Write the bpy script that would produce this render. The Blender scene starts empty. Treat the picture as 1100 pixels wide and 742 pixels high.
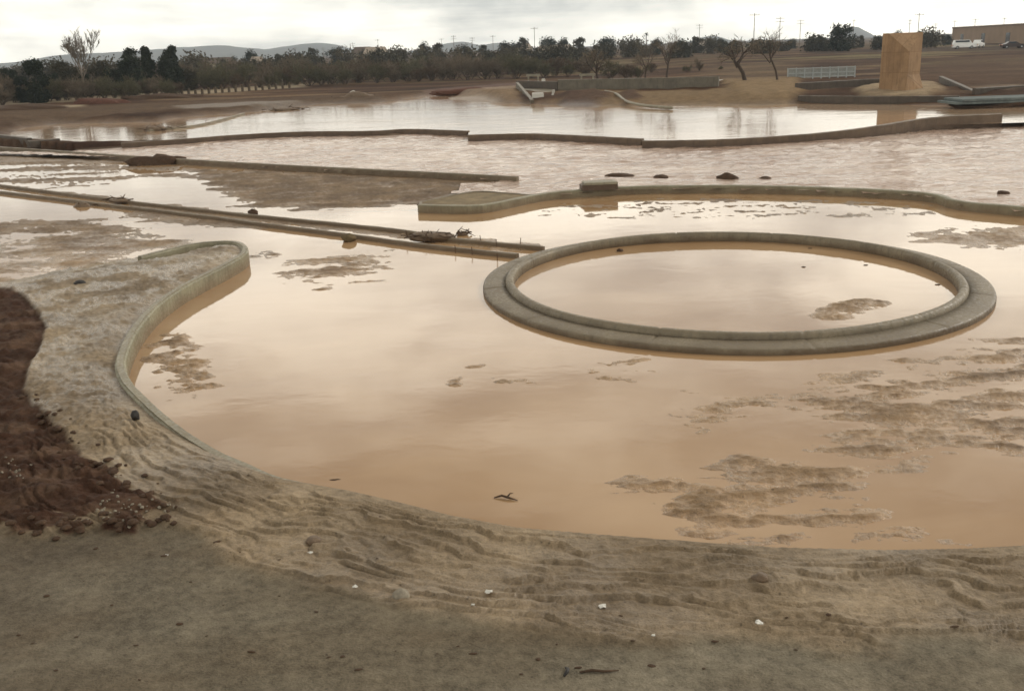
import bpy, math, random
import numpy as np
from mathutils import Matrix, Vector
random.seed(7); rng = np.random.default_rng(7)
S = bpy.context.scene
COL = S.collection
# ------------------------------------------------------------------ camera
FPX, HCAM = 1050.0, 6.0
ROLL = math.radians(2.0)
def make_pitch():
    # horizon crosses the middle column at row 52 of the 742 row photograph
    return math.atan((371-52)*math.cos(ROLL)/FPX)
PIT = make_pitch()
F = np.array([0, math.cos(PIT), -math.sin(PIT)]); U0 = np.array([0, math.sin(PIT), math.cos(PIT)]); R0 = np.array([1., 0, 0])
CX = math.cos(ROLL)*R0 - math.sin(ROLL)*U0
CY = math.sin(ROLL)*R0 + math.cos(ROLL)*U0
def ray(px, py): return F*FPX + CX*(px-550) - CY*(py-371)
def G(px, py, z=0.0):
    v = ray(px, py); t = (z-HCAM)/v[2]
    return np.array([v[0]*t, v[1]*t, z])
def GP(pts, z=0.0): return np.array([G(p[0], p[1], z)[:2] for p in pts])
def at_r(px, py, r):
    v = ray(px, py); t = r/math.hypot(v[0], v[1])
    return np.array([v[0]*t, v[1]*t, HCAM+v[2]*t])
def yh(px): return 52-math.tan(ROLL)*(px-550)
cd = bpy.data.cameras.new('camera'); cam = bpy.data.objects.new('camera', cd); COL.objects.link(cam)
cd.lens = FPX/1100*36; cd.sensor_width = 36; cd.clip_start = .1; cd.clip_end = 20000
M = Matrix(((CX[0], CY[0], -F[0], 0), (CX[1], CY[1], -F[1], 0), (CX[2], CY[2], -F[2], HCAM), (0, 0, 0, 1)))
cam.matrix_world = M
S.camera = cam

# ------------------------------------------------------------------ noise
_P = rng.permutation(512); _P = np.concatenate([_P, _P]); _A = rng.random(512)*2*np.pi
_GX, _GY = np.cos(_A), np.sin(_A)
def pn(x, y):
    x = np.asarray(x, float); y = np.asarray(y, float)
    xi = np.floor(x).astype(int); yi = np.floor(y).astype(int); xf = x-xi; yf = y-yi
    u = xf*xf*xf*(xf*(xf*6-15)+10); v = yf*yf*yf*(yf*(yf*6-15)+10)
    def g(a, b, dx, dy):
        h = _P[(_P[a & 511]+b) & 511]; return _GX[h]*dx+_GY[h]*dy
    a = g(xi, yi, xf, yf); b = g(xi+1, yi, xf-1, yf); c = g(xi, yi+1, xf, yf-1); d = g(xi+1, yi+1, xf-1, yf-1)
    return ((a+(b-a)*u)+((c+(d-c)*u)-(a+(b-a)*u))*v)*1.5
def fbm(x, y, o=4):
    s = 0; a = 1; n = 0
    for i in range(o):
        s = s+a*pn(x*2**i+17.3*i, y*2**i-9.1*i); n += a; a *= .5
    return s/n*1.3
def ss(a, b, x):
    t = np.clip((x-a)/(b-a), 0, 1); return t*t*(3-2*t)
def sdf(P, poly):
    """signed distance, + inside"""
    x, y = P[:, 0], P[:, 1]; d = np.full(len(x), 1e9); ins = np.zeros(len(x), bool)
    n = len(poly)
    for i in range(n):
        a = poly[i]; b = poly[(i+1) % n]; e = b-a
        t = np.clip(((x-a[0])*e[0]+(y-a[1])*e[1])/(e@e+1e-12), 0, 1)
        d = np.minimum(d, np.hypot(x-a[0]-t*e[0], y-a[1]-t*e[1]))
        c = (a[1] > y) != (b[1] > y)
        if abs(e[1]) > 1e-9: ins ^= c & (x < e[0]*(y-a[1])/e[1]+a[0])
    return np.where(ins, d, -d)
def pdist(P, line):
    """distance and arc length to a polyline"""
    x, y = P[:, 0], P[:, 1]; d = np.full(len(x), 1e9); s = np.zeros(len(x)); L = 0
    for a, b in zip(line[:-1], line[1:]):
        e = b-a; l = math.hypot(*e)
        t = np.clip(((x-a[0])*e[0]+(y-a[1])*e[1])/(l*l+1e-12), 0, 1)
        q = np.hypot(x-a[0]-t*e[0], y-a[1]-t*e[1]); m = q < d
        d = np.where(m, q, d); s = np.where(m, L+t*l, s); L += l
    return d, s
def spline(pts, step):
    P = np.array(pts, float); out = []
    Q = np.vstack([2*P[0]-P[1], P, 2*P[-1]-P[-2]])
    for i in range(1, len(Q)-2):
        n = max(1, int(np.linalg.norm(Q[i+1]-Q[i])/step))
        for k in range(n):
            t = k/n; p0, p1, p2, p3 = Q[i-1], Q[i], Q[i+1], Q[i+2]
            out.append(.5*((2*p1)+(-p0+p2)*t+(2*p0-5*p1+4*p2-p3)*t*t+(-p0+3*p1-3*p2+p3)*t**3))
    out.append(P[-1]); return np.array(out)

# ------------------------------------------------------------------ node helpers / materials
def new_mat(name):
    m = bpy.data.materials.new(name); m.use_nodes = True
    nt = m.node_tree; return m, nt, nt.nodes['Principled BSDF']
def N(nt, t, **k):
    n = nt.nodes.new(t)
    for a, b in k.items():
        if a.startswith('i_'):
            n.inputs[int(a[2:]) if a[2:].isdigit() else a[2:]].default_value = b
        else: setattr(n, a, b)
    return n
def noise(nt, vec, scale, detail=5, rough=.6, dist=0):
    n = N(nt, 'ShaderNodeTexNoise'); n.inputs['Scale'].default_value = scale; n.inputs['Detail'].default_value = detail
    n.inputs['Roughness'].default_value = rough; n.inputs['Distortion'].default_value = dist
    nt.links.new(vec, n.inputs['Vector']); return n.outputs['Fac']
def math_(nt, op, a, b=None, c=None):
    n = N(nt, 'ShaderNodeMath', operation=op)
    for i, v in enumerate((a, b, c)):
        if v is None: continue
        if isinstance(v, (int, float)): n.inputs[i].default_value = v
        else: nt.links.new(v, n.inputs[i])
    return n.outputs[0]
def mrange(nt, v, a, b, c, d):
    n = N(nt, 'ShaderNodeMapRange'); nt.links.new(v, n.inputs[0])
    for i, q in enumerate((a, b, c, d)): n.inputs[i+1].default_value = q
    return n.outputs[0]
def mixc(nt, f, a, b, mode='MIX'):
    n = N(nt, 'ShaderNodeMix', data_type='RGBA', blend_type=mode)
    for s, v in ((0, f), (6, a), (7, b)):
        if isinstance(v, (int, float)): n.inputs[s].default_value = v
        elif isinstance(v, tuple): n.inputs[s].default_value = (*v, 1) if len(v) == 3 else v
        else: nt.links.new(v, n.inputs[s])
    return n.outputs[2]
def pos(nt, sx=1, sy=1, sz=1, obj=True):
    t = N(nt, 'ShaderNodeTexCoord'); mp = N(nt, 'ShaderNodeMapping'); mp.inputs['Scale'].default_value = (sx, sy, sz)
    nt.links.new(t.outputs['Object'] if obj else t.outputs['Generated'], mp.inputs[0]); return mp.outputs[0]
def bump(nt, b, h, strength, dist):
    n = N(nt, 'ShaderNodeBump'); n.inputs['Strength'].default_value = strength; n.inputs['Distance'].default_value = dist
    nt.links.new(h, n.inputs['Height']); nt.links.new(n.outputs[0], b.inputs['Normal']); return n
def simple(name, c, rough=.8, var=.35, scale=4., bmp=.01, c2=None, metal=0.):
    m, nt, b = new_mat(name); v = pos(nt)
    f = noise(nt, v, scale, 6); f2 = noise(nt, v, scale*9, 4)
    k = math_(nt, 'ADD', math_(nt, 'MULTIPLY', f, .7), math_(nt, 'MULTIPLY', f2, .3))
    k = mrange(nt, k, .32, .68, 0, 1)
    lo = tuple(x*(1-var) for x in c); hi = c2 or tuple(min(1, x*(1+var)) for x in c)
    nt.links.new(mixc(nt, k, lo, hi), b.inputs['Base Color']); b.inputs['Roughness'].default_value = rough; b.inputs['Specular IOR Level'].default_value = .5 if rough < .65 else .15
    b.inputs['Metallic'].default_value = metal
    if bmp: bump(nt, b, f2, .6, bmp)
    return m
def concrete(name, c, mud=(.24, .16, .085), z0=.02, z1=.3, rough=.6):
    silt = tuple(.45*a+.55*b for a, b in zip(c, (.20, .155, .10)))
    """board-marked concrete, silt-stained up from the water, streaks and dark damp patches"""
    m, nt, b = new_mat(name); v = pos(nt)
    f = noise(nt, v, 1.3, 6); f2 = noise(nt, v, 16, 5); f3 = noise(nt, pos(nt, 7, 7, .8), 1.0, 4)
    k = mrange(nt, f, .3, .7, 0, 1)
    base = mixc(nt, k, tuple(x*.72 for x in c), tuple(x*1.2 for x in c))
    base = mixc(nt, mrange(nt, f3, .52, .72, 0, .55), base, tuple(x*.45 for x in c))
    base = mixc(nt, mrange(nt, f2, .55, .75, 0, .45), base, tuple(x*.6 for x in c))
    sep = N(nt, 'ShaderNodeSeparateXYZ'); nt.links.new(v, sep.inputs[0])
    zz = math_(nt, 'ADD', sep.outputs[2], math_(nt, 'MULTIPLY', math_(nt, 'SUBTRACT', f, .5), .35))
    mk = mrange(nt, zz, z0, z1, 1, 0)
    base = mixc(nt, math_(nt, 'MULTIPLY', mk, .75), base, mud)
    geo = N(nt, 'ShaderNodeNewGeometry'); sn = N(nt, 'ShaderNodeSeparateXYZ'); nt.links.new(geo.outputs['Normal'], sn.inputs[0])
    up = math_(nt, 'MULTIPLY', mrange(nt, sn.outputs[2], .6, .9, 0, 1), mrange(nt, f2, .42, .58, 0, .8))
    base = mixc(nt, up, base, silt)          # silt lying on the upward faces
    nt.links.new(base, b.inputs['Base Color'])
    nt.links.new(mrange(nt, f2, .35, .65, rough-.25, rough+.2), b.inputs['Roughness'])
    bump(nt, b, math_(nt, 'ADD', f2, f), .7, .02)
    return m
def water_mat(name, c, c2, amp, scale, sx=1., rough=.03, dist=.05, patch=False):
    m, nt, b = new_mat(name)
    v = pos(nt, sx, 1, 1)
    f = noise(nt, pos(nt), .12, 4); f1 = noise(nt, v, .5, 4, .55, .6)
    nt.links.new(mixc(nt, mrange(nt, math_(nt, 'ADD', math_(nt, 'MULTIPLY', f, .5), math_(nt, 'MULTIPLY', f1, .5)), .35, .65, 0, 1), c, c2), b.inputs['Base Color'])
    b.inputs['IOR'].default_value = 1.38
    b.inputs['Roughness'].default_value = rough
    h = noise(nt, v, scale, 3, .5, .3)
    h2 = noise(nt, v, scale*5, 3, .5, .3)
    hh = math_(nt, 'ADD', h, math_(nt, 'MULTIPLY', h2, .25))
    bp = bump(nt, b, hh, amp, dist)
    if patch:
        p = noise(nt, pos(nt, .5, 1, 1), .16, 3)
        nt.links.new(mrange(nt, p, .42, .6, amp*.4, amp), bp.inputs['Strength'])
    return m

def build_mesh(name, V, Fc, mats, parent=None, smooth=False, midx=None, loc=None):
    me = bpy.data.meshes.new(name); me.from_pydata([tuple(map(float, v)) for v in V], [], [tuple(map(int, f)) for f in Fc])
    if not isinstance(mats, (list, tuple)): mats = [mats]
    for m in mats: me.materials.append(m)
    if midx is not None: me.polygons.foreach_set('material_index', np.array(midx, np.int32))
    if smooth: me.polygons.foreach_set('use_smooth', np.ones(len(me.polygons), bool))
    me.update()
    o = bpy.data.objects.new(name, me); COL.objects.link(o)
    if parent is not None: o.parent = parent
    if loc is not None: o.location = loc
    return o
def tag(o, label=None, cat=None, group=None, kind=None):
    if label: o['label'] = label
    if cat: o['category'] = cat
    if group: o['group'] = group
    if kind: o['kind'] = kind
    return o
def thing(name, label, cat, loc=(0, 0, 0), rz=0, group=None):
    e = bpy.data.objects.new(name, None); COL.objects.link(e); e.location = tuple(map(float, loc)); e.rotation_euler = (0, 0, rz)
    e.empty_display_size = .2
    return tag(e, label, cat, group)
def copy_tree(o, parent=None):
    c = o.copy(); COL.objects.link(c)
    if parent is not None: c.parent = parent
    for ch in list(o.children): copy_tree(ch, c)
    return c
class MB:
    def __init__(s): s.V = []; s.F = []; s.I = []
    def add(s, V, Fc, mi=0):
        o = len(s.V); s.V += [tuple(v) for v in V]; s.F += [tuple(i+o for i in f) for f in Fc]; s.I += [mi]*len(Fc)
    def box(s, x0, x1, y0, y1, z0, z1, mi=0, bev=0):
        if bev:
            b = bev; V = []; Fc = []
            for z, i in ((z0, 0), (z1-b, 0), (z1, b)):
                V += [(x0+i, y0+i, z), (x1-i, y0+i, z), (x1-i, y1-i, z), (x0+i, y1-i, z)]
            for k in range(2):
                for j in range(4): Fc.append((k*4+j, k*4+(j+1) % 4, k*4+4+(j+1) % 4, k*4+4+j))
            Fc += [(8, 9, 10, 11), (3, 2, 1, 0)]; s.add(V, Fc, mi); return
        s.add([(x0, y0, z0), (x1, y0, z0), (x1, y1, z0), (x0, y1, z0), (x0, y0, z1), (x1, y0, z1), (x1, y1, z1), (x0, y1, z1)],
              [(0, 3, 2, 1), (4, 5, 6, 7), (0, 1, 5, 4), (1, 2, 6, 5), (2, 3, 7, 6), (3, 0, 4, 7)], mi)
    def tube(s, pts, rad, n=6, mi=0, cap=True):
        pts = [Vector(p) for p in pts]
        if not hasattr(rad, '__len__'): rad = [rad]*len(pts)
        V = []; Fc = []
        for i, p in enumerate(pts):
            d = (pts[min(i+1, len(pts)-1)]-pts[max(i-1, 0)])
            d = d.normalized() if d.length > 1e-9 else Vector((0, 0, 1))
            a = d.cross(Vector((0, 0, 1)) if abs(d.z) < .9 else Vector((1, 0, 0))).normalized(); b = d.cross(a)
            for k in range(n):
                t = 2*math.pi*k/n; V.append(p+(a*math.cos(t)+b*math.sin(t))*rad[i])
        for i in range(len(pts)-1):
            for k in range(n): Fc.append((i*n+k, i*n+(k+1) % n, (i+1)*n+(k+1) % n, (i+1)*n+k))
        if cap: Fc += [tuple(range(n))[::-1], tuple((len(pts)-1)*n+k for k in range(n))]
        s.add(V, Fc, mi)
    def build(s, name, mats, parent=None, smooth=False, loc=None):
        return build_mesh(name, s.V, s.F, mats, parent, smooth, s.I, loc)

# ------------------------------------------------------------------ layout outlines, in photograph pixels, cast onto the levels they lie on
WZ0, WZ1, WZ2 = 0.0, .2, .5       # near pool, overflowing middle reach, far pool
ZP = .41                           # plaza
wall_px = [(150, 276), (202, 263.5), (232, 260), (250, 260), (259, 262.5), (263, 267), (259, 274), (240, 285), (215, 297.5), (190, 311), (169, 326), (152, 343), (140, 360), (132, 378),
           (129, 394), (136, 411), (152, 428), (170, 444), (196, 463), (232, 483), (265, 496), (300, 509), (373, 523), (438, 539), (485, 551), (556, 564), (640, 571), (718, 577), (832, 585), (950, 588), (1033, 586.5), (1100, 583), (1300, 567)]
WALL = GP(wall_px, ZP)
soft_px = [(150, 276), (110, 281), (60, 291), (0, 303), (-120, 318)]
SOFT = GP(soft_px, .05)
wall2_px = [(450, 220), (487, 221), (517, 220.5), (547, 215), (571, 210), (600, 206), (650, 202), (700, 200), (800, 199.5), (900, 202), (980, 206), (1010, 210), (1030, 216), (1100, 222.5), (1350, 240)]
c1_px = [(-200, 146), (0, 158), (133, 167), (210, 172), (280, 176), (388, 181.5), (470, 185.5), (556, 190)]
w3_px = [(-40, 158), (60, 157), (130, 153), (205, 148), (250, 144.5), (320, 141), (400, 140), (440, 138), (503, 140)]
W2 = GP(wall2_px, .3); C1 = GP(c1_px, .3)
W3a = GP(w3_px, .6); W3b = GP([(503, 145), (560, 143.5), (600, 144.5), (690, 149)], .6)
W3c = GP([(690, 148.5), (770, 147), (850, 142.5), (930, 137), (1000, 130.5), (1075, 127)], .75)
POOL = np.vstack([WALL[1:], GP([(1500, 400), (1500, 250)]), W2[::-1], GP([(448, 217), (500, 207), (560, 203)], .1), C1[::-1], GP([(-300, 200)]), SOFT[::-1]])
FLOW = np.vstack([GP([(-40, 160)], .4), W3a[1:], W3b, W3c[1:], GP([(1400, 118), (1500, 240)], .3), W2[::-1][1:-5], GP([(508, 206), (490, 206), (500, 195)], .2), C1[::-1][:-2]])
FARP = np.vstack([GP([(6, 146), (60, 151), (100, 152)], .55), W3a[3:], W3b, W3c[1:], GP([(1400, 113), (1400, 108), (1240, 111), (1100, 116), (1050, 115), (950, 112), (860, 111.5), (800, 113), (768, 113), (700, 114), (650, 113.5), (585, 112.5), (540, 110), (515, 105), (470, 101), (440, 106), (405, 110), (340, 112), (262, 121), (195, 126), (170, 131), (60, 133), (20, 138)], .5)])
RC = np.array([5.63, 24.78]); RI = 5.53
# mud showing in the near water:   outline px, softness m, height, noise amplitude, noise scale (x, y)
MUD = [
 ([(872, 337), (890, 327), (930, 321), (953, 324), (950, 331), (925, 338), (905, 344), (885, 343)], .25, .05, .12, 1.6, 2.4),
 ([(158, 362), (205, 355), (222, 380), (238, 415), (205, 432), (178, 428), (160, 405)], .4, .022, .11, 1.6, 3.2),
 ([(605, 410), (650, 386), (690, 384), (705, 400), (680, 412)], .35, .00, .09, 1.2, 4.0),
 ([(500, 393), (520, 390), (545, 408), (600, 404), (600, 414), (560, 416), (520, 408)], .3, -.01, .09, 1.4, 4.0),
 ([(470, 411), (495, 406), (505, 414), (485, 420)], .18, -.01, .08, 2.0, 4.0),
 ([(660, 518), (720, 505), (790, 482), (850, 490), (960, 480), (1010, 470), (990, 505), (920, 530), (945, 560), (1000, 566), (1040, 585), (960, 589), (880, 586), (760, 590), (740, 560), (700, 538), (665, 540)], .5, .020, .12, .9, 3.2),
 ([(720, 470), (735, 455), (765, 458), (770, 468), (745, 474)], .25, -.005, .09, 1.5, 4.0),
 ([(740, 445), (755, 425), (800, 430), (850, 425), (880, 410), (1000, 385), (1060, 365), (1160, 360), (1200, 470), (1100, 492), (1000, 500), (930, 495), (880, 475), (860, 452), (800, 450)], .7, .022, .12, .8, 3.4),
 ([(290, 300), (310, 280), (345, 272), (430, 268), (440, 280), (395, 305), (350, 310)], .6, .01, .10, .7, 2.2),
 ([(262, 268), (300, 268), (300, 278), (268, 283)], .3, .02, .08, 1.2, 2.0),
 ([(960, 258), (1010, 245), (1120, 240), (1150, 268), (1080, 268)], .8, .03, .08, .8, 1.6),
 ([(560, 232), (600, 218), (700, 211), (900, 212), (1010, 220), (1040, 228), (960, 236), (800, 236), (650, 236)], .7, -.012, .07, .9, 2.6),
 ([(120, 222), (190, 226), (290, 240), (300, 245), (240, 245), (150, 238)], .7, .04, .05, .5, 1.2),
 ([(-150, 318), (0, 306), (150, 278), (210, 262), (170, 250), (110, 240), (140, 234), (0, 238), (-150, 245)], 1.0, .035, .10, .35, .9),
 ([(205, 182), (290, 184), (420, 189), (545, 195), (520, 207), (455, 217), (400, 222), (330, 226), (270, 222), (240, 205), (215, 192)], 1.0, .075, .075, .9, 1.6),
 ([(-200, 150), (0, 164), (200, 178), (215, 190), (150, 192), (90, 200), (20, 200), (-100, 196)], 1.4, .012, .09, .22, .9),
 ([(330, 238), (450, 252), (580, 262), (560, 271), (450, 258), (360, 248), (200, 230), (100, 214), (0, 202), (0, 198), (120, 212)], .4, .05, .03, .8, .8),
]
MUDW = [(GP(m[0], 0.0), *m[1:]) for m in MUD]
BED_PX = [(-260, 330), (-60, 312), (0, 305), (20, 312), (40, 330), (50, 350), (43, 373), (30, 395), (27, 415), (35, 432), (60, 455), (90, 490), (130, 520), (175, 548), (150, 560), (80, 563), (0, 568), (-300, 580)]
BED = GP(BED_PX, ZP)
CONC = GP([(-700, 560), (-200, 575), (0, 568), (150, 563), (250, 600), (330, 628), (430, 648), (560, 668), (720, 683), (900, 690), (1100, 688), (1400, 680), (2500, 900), (550, 1600), (-2500, 900)], ZP)

def zfar(x, y):
    r = np.hypot(x, y); az = np.degrees(np.arctan2(x, y))
    right = ss(4, 12, az)
    zl = .62+.38*ss(88, 112, r)+1.4*ss(185, 330, r)
    zr = .62+.38*ss(88, 104, r)+1.4*ss(110, 260, r)
    return zl*(1-right)+zr*right
def gz(x, y): return float(zfar(np.array([x]), np.array([y]))[0])
def ground_hit(px, py):
    v = ray(px, py); lo, hi = 20., 3000.
    h = math.hypot(v[0], v[1])
    for r in np.geomspace(40, 2500, 900):
        t = r/h
        if HCAM+v[2]*t < gz(v[0]*t, v[1]*t): return np.array([v[0]*t, v[1]*t, gz(v[0]*t, v[1]*t)])
    t = 2000/h; return np.array([v[0]*t, v[1]*t, gz(v[0]*t, v[1]*t)])

# ------------------------------------------------------------------ the ground: one sheet out to the horizon
GRID = {}
def gtop(x, y):
    i = int(np.clip(np.searchsorted(GRID['rs'], math.hypot(x, y)), 0, len(GRID['rs'])-1)); j = int(np.clip(np.searchsorted(GRID['az'], math.degrees(math.atan2(x, y))), 0, len(GRID['az'])-1))
    return float(GRID['z'][i, j])
def on_ground(px, py, z=.5):
    for _ in range(4):
        p = G(px, py, z); z = gtop(p[0], p[1])
    return np.array([p[0], p[1], z])
def build_ground():
    az = np.concatenate([np.arange(-180, -37, 3.0), np.arange(-37, 37.001, .072), np.arange(39, 178, 3.0)])
    rs = [1.5]
    while rs[-1] < 3200:
        r = rs[-1]; d = min(max(1.1*r*r/6300, .026), .02*r) if r > 5 else .12
        rs.append(r+d)
    rs = np.array(rs); na, nr = len(az), len(rs)
    a = np.radians(az); X = (rs[:, None]*np.sin(a)[None]).ravel(); Y = (rs[:, None]*np.cos(a)[None]).ravel()
    P = np.stack([X, Y], 1); r = np.hypot(X, Y); n = len(X)
    near = r < 140
    # ---- near / far base
    z = zfar(X, Y)+.25*fbm(X*.03, Y*.03, 3)*ss(100, 200, r)+(.12*fbm(X*.15, Y*.15, 4)+.45*np.abs(fbm(X*.10+5, Y*.22, 4)))*ss(72, 98, r)*ss(135, 112, r)
    col = np.zeros((n, 3)); wet = np.zeros(n)
    f1 = fbm(X*.05+3, Y*.12, 5); f2 = fbm(X*.4, Y*.4+7, 4)
    far_a, far_b, far_c = np.array([.098, .054, .029]), np.array([.16, .105, .06]), np.array([.04, .02, .012])
    k = ss(-.35, .45, f1)[:, None]; col = far_c*(1-k)+far_a*k
    k = ss(.15, .5, fbm(X*.035+40, Y*.11, 4))[:, None]; col = col*(1-k)+far_b*k
    # grassy tan verge on the far field
    k = (ss(.1, .5, fbm(X*.02-20, Y*.08, 4))*ss(150, 200, r))[:, None]; col = col*(1-k)+np.array([.15, .12, .06])*k
    idx = np.where(near)[0]; p = P[idx]; x, y = p[:, 0], p[:, 1]; rr = r[idx]
    sp, sf, sq = sdf(p, POOL), sdf(p, FLOW), sdf(p, FARP)
    zz = z[idx]; cc = col[idx]; ww = wet[idx]
    # ---- plaza (camera side)
    plz = (sp < .5) & (((x < -5) & (y < 38)) | (y < 20))
    ds, _ = pdist(p, SOFT)
    zpl = .03+(ZP-.03)*ss(0, 3.2, ds)
    dw, sw = pdist(p, WALL)
    mudc = np.array([.28, .207, .126]); mudd = np.array([.18, .128, .074])
    cf = ss(-.5, .5, fbm(x*.45, y*.45, 5))[:, None]
    pc = mudd*(1-cf)+mudc*cf
    # flow ridges parallel to the shore, fading to lumpy mud on the left lobe
    lob = ss(19, 15, rr)
    warp = .85*fbm(sw*.42, dw*.8, 3)+.22*fbm(sw*1.3+5, dw*2.0, 2)+.10*fbm(sw*5, dw*6, 2)
    ph = dw*4.3+warp*2.3; fr = ph-np.floor(ph)
    saw = np.where(fr < .90, (fr/.90)**1.5, (1-fr)/.10)
    strength = .15+.85*ss(-.25, .2, fbm(sw*1.1+9, dw*2.4-3, 3))
    band = ss(.05, .35, dw)*ss(4.6, 2.6, dw+.5*fbm(sw*.4, dw, 2))
    ridge = .048*saw*(.12+.88*strength)*band*lob
    ph2 = dw*7.0+warp*3.2+1.7+.5*fbm(sw*2.2, dw*3, 2); fr2 = ph2-np.floor(ph2)
    ridge += .022*np.where(fr2 < .75, fr2/.75, (1-fr2)/.25)*band*lob*ss(-.6, .1, fbm(sw*.9+3, dw*1.7+8, 3))
    lump = (.05*fbm(x*1.5, y*1.5, 5)+.075*np.abs(fbm(x*3.2, y*3.2, 3)))*ss(12, 17, rr)
    lump += (.006+.012*ss(13, 17, rr))*fbm(x*5, y*5, 4)+.02*fbm(x*.5, y*.5, 3)
    sc = sdf(p, CONC)+.35*fbm(x*.6, y*.6, 4)
    kc = ss(-.12, .25, sc)
    ksm = ss(-.1, .6, sc)
    zpl = zpl+(ridge+lump*ss(.0, .45, dw))*(1-kc*.93)+.035*(1-kc)*lob*ss(.0, .7, dw)
    cg = ss(-.5, .5, fbm(x*.35+5, y*.8, 5))[:, None]
    cconc = np.array([.146, .117, .077])*(1-cg)+np.array([.198, .168, .118])*cg
    ms = ss(.1, .55, fbm(x*.5-7, y*1.1, 5))[:, None]*.6      # thin silt smears on the slab
    cconc = cconc*(1-ms)+np.array([.125, .092, .055])*ms
    dk = (ss(-1.5, -7.5, x+.9*fbm(x*.4, y*.4, 4))*.55)[:, None]; cconc = cconc*(1-dk)+np.array([.055, .036, .022])*dk   # soil-smeared left of the slab; lens corner darkening also put into this colour
    pc = pc*(1-kc[:, None])+cconc*kc[:, None]
    pw = .40+.35*ss(-.2, .5, fbm(x*.3, y*.3, 3))
    pw = np.maximum(pw, .95*ss(15, 18, rr)*ss(-.4, .15, fbm(x*.8, y*.8, 4)))*(1-kc)+kc*.25
    zpl = zpl-.05*ss(.55, .12, dw)*ss(11.5, 13.5, rr)
    # bare soil bed
    sb = sdf(p, BED)+.05*fbm(x*1.5, y*1.5, 3)+.45*fbm(x*.9, y*1.6, 4)*ss(15.5, 13, rr)
    kb = ss(-.05, .05, sb)*(1-ss(.35, .6, -sb))
    ksoft = ss(-.05, .06, sb)
    soil = np.array([.055, .027, .016]); soil2 = np.array([.12, .072, .045])
    cs = ss(-.2, .6, fbm(x*.8+3, y*1.6, 5))[:, None]*.8
    pc = pc*(1-ksoft[:, None])+(soil*(1-cs)+soil2*cs)*ksoft[:, None]
    zpl = zpl+ksoft*(-.09*ss(13.5, 16, rr)+.10*fbm(x*1.1, y*2.0, 5)+.03*fbm(x*4, y*4, 3)+.02)
    pw = pw*(1-ksoft)+.12*ksoft
    zz = np.where(plz, zpl, zz); cc = np.where(plz[:, None], pc, cc); ww = np.where(plz, pw, ww)
    zz = np.where((~plz) & (rr < 64), np.minimum(zz, .04), zz)
    for wl, hgt in ((W2, .03), (C1, .03), (np.vstack([W3a, W3b, W3c]), .33), (GP([(0, 198), (300, 233), (584, 264)]), -.05)):
        dwl, _ = pdist(p, wl); zz = np.where(dwl < 1.4, np.minimum(zz, hgt), zz)
    # ---- near pool floor, with mud standing out of it
    zm = np.full(len(x), -.07)+.012*fbm(x*.5, y*.5, 3)
    mm = np.zeros(len(x))
    for poly, soft, base, amp, sx, sy in MUDW:
        lo, hi = poly.min(0)-2.5*soft, poly.max(0)+2.5*soft
        j = np.where((x > lo[0]) & (x < hi[0]) & (y > lo[1]) & (y < hi[1]))[0]
        if len(j) == 0: continue
        d = sdf(p[j], poly)
        m = ss(-soft*1.6, soft*1.2, d+soft*.9*fbm(x[j]*.8, y[j]*1.2, 3))
        nz = fbm(x[j]*sx*.7+11, y[j]*sy*.55, 5)+.35*fbm(x[j]*sx*2.5, y[j]*sy*2.0+3, 3)
        cl = np.abs(fbm(x[j]*1.5+5+.3*y[j], y[j]*2.6, 4))*.75+np.abs(pn(x[j]*4, y[j]*7))*.22
        q = -.07+m*(.046+base)+amp*1.1*nz*m+.10*cl*m+.022*m*fbm(x[j]*5, y[j]*6, 3)
        zm[j] = np.maximum(zm[j], q); mm[j] = np.maximum(mm[j], m)
    zm = np.where(zm > 0, zm*.62, zm); zm = np.minimum(zm, .06+.3*(zm-.06))
    inr = np.hypot(x-RC[0], y-RC[1])
    kp = ss(-.05, .07, sp)
    zz = zz*(1-kp)+zm*kp
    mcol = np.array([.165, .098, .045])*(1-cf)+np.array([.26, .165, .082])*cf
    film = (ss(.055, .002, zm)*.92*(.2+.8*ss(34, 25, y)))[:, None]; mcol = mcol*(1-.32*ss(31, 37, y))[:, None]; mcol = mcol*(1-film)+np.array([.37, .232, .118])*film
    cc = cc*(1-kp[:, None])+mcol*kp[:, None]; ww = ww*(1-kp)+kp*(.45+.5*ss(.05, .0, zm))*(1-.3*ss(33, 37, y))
    # promontory of silt behind the tapering kerb
    # ---- overflowing reach and far pool
    kf = ss(-.12, .12, sf)*(1-kp)
    zz = zz*(1-kf)+(.02+.03*fbm(x*.3, y*.3, 3))*kf; cc = cc*(1-kf[:, None])+np.array([.2, .14, .09])*kf[:, None]; ww = ww*(1-kf)+.8*kf
    kq = ss(-1.2, .8, sq+.8*fbm(x*.2, y*.2, 3))*(1-kp)*(1-kf)
    zz = zz*(1-kq)+(.40+.03*fbm(x*.2, y*.2, 3))*kq; cc = cc*(1-kq[:, None])+np.array([.17, .105, .06])*kq[:, None]; ww = ww*(1-kq)+.6*kq
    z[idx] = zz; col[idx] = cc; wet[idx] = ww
    # ---- painted-by-nature strips further off: sandy tracks, tan embankment, red mud
    def patch(px, zref, c, soft, amt=1., dz=0., w=None):
        poly = GP(px, zref); lo, hi = poly.min(0)-3*soft, poly.max(0)+3*soft
        j = np.where((X > lo[0]) & (X < hi[0]) & (Y > lo[1]) & (Y < hi[1]))[0]
        if not len(j): return
        d = sdf(P[j], poly); k = ss(-soft, soft, d+soft*.8*fbm(X[j]*.25, Y[j]*.25, 3))*amt
        col[j] = col[j]*(1-k[:, None])+np.array(c)*k[:, None]; z[j] += dz*k
        if w is not None: wet[j] = wet[j]*(1-k)+w*k
    sand = (.36, .29, .20)
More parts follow.
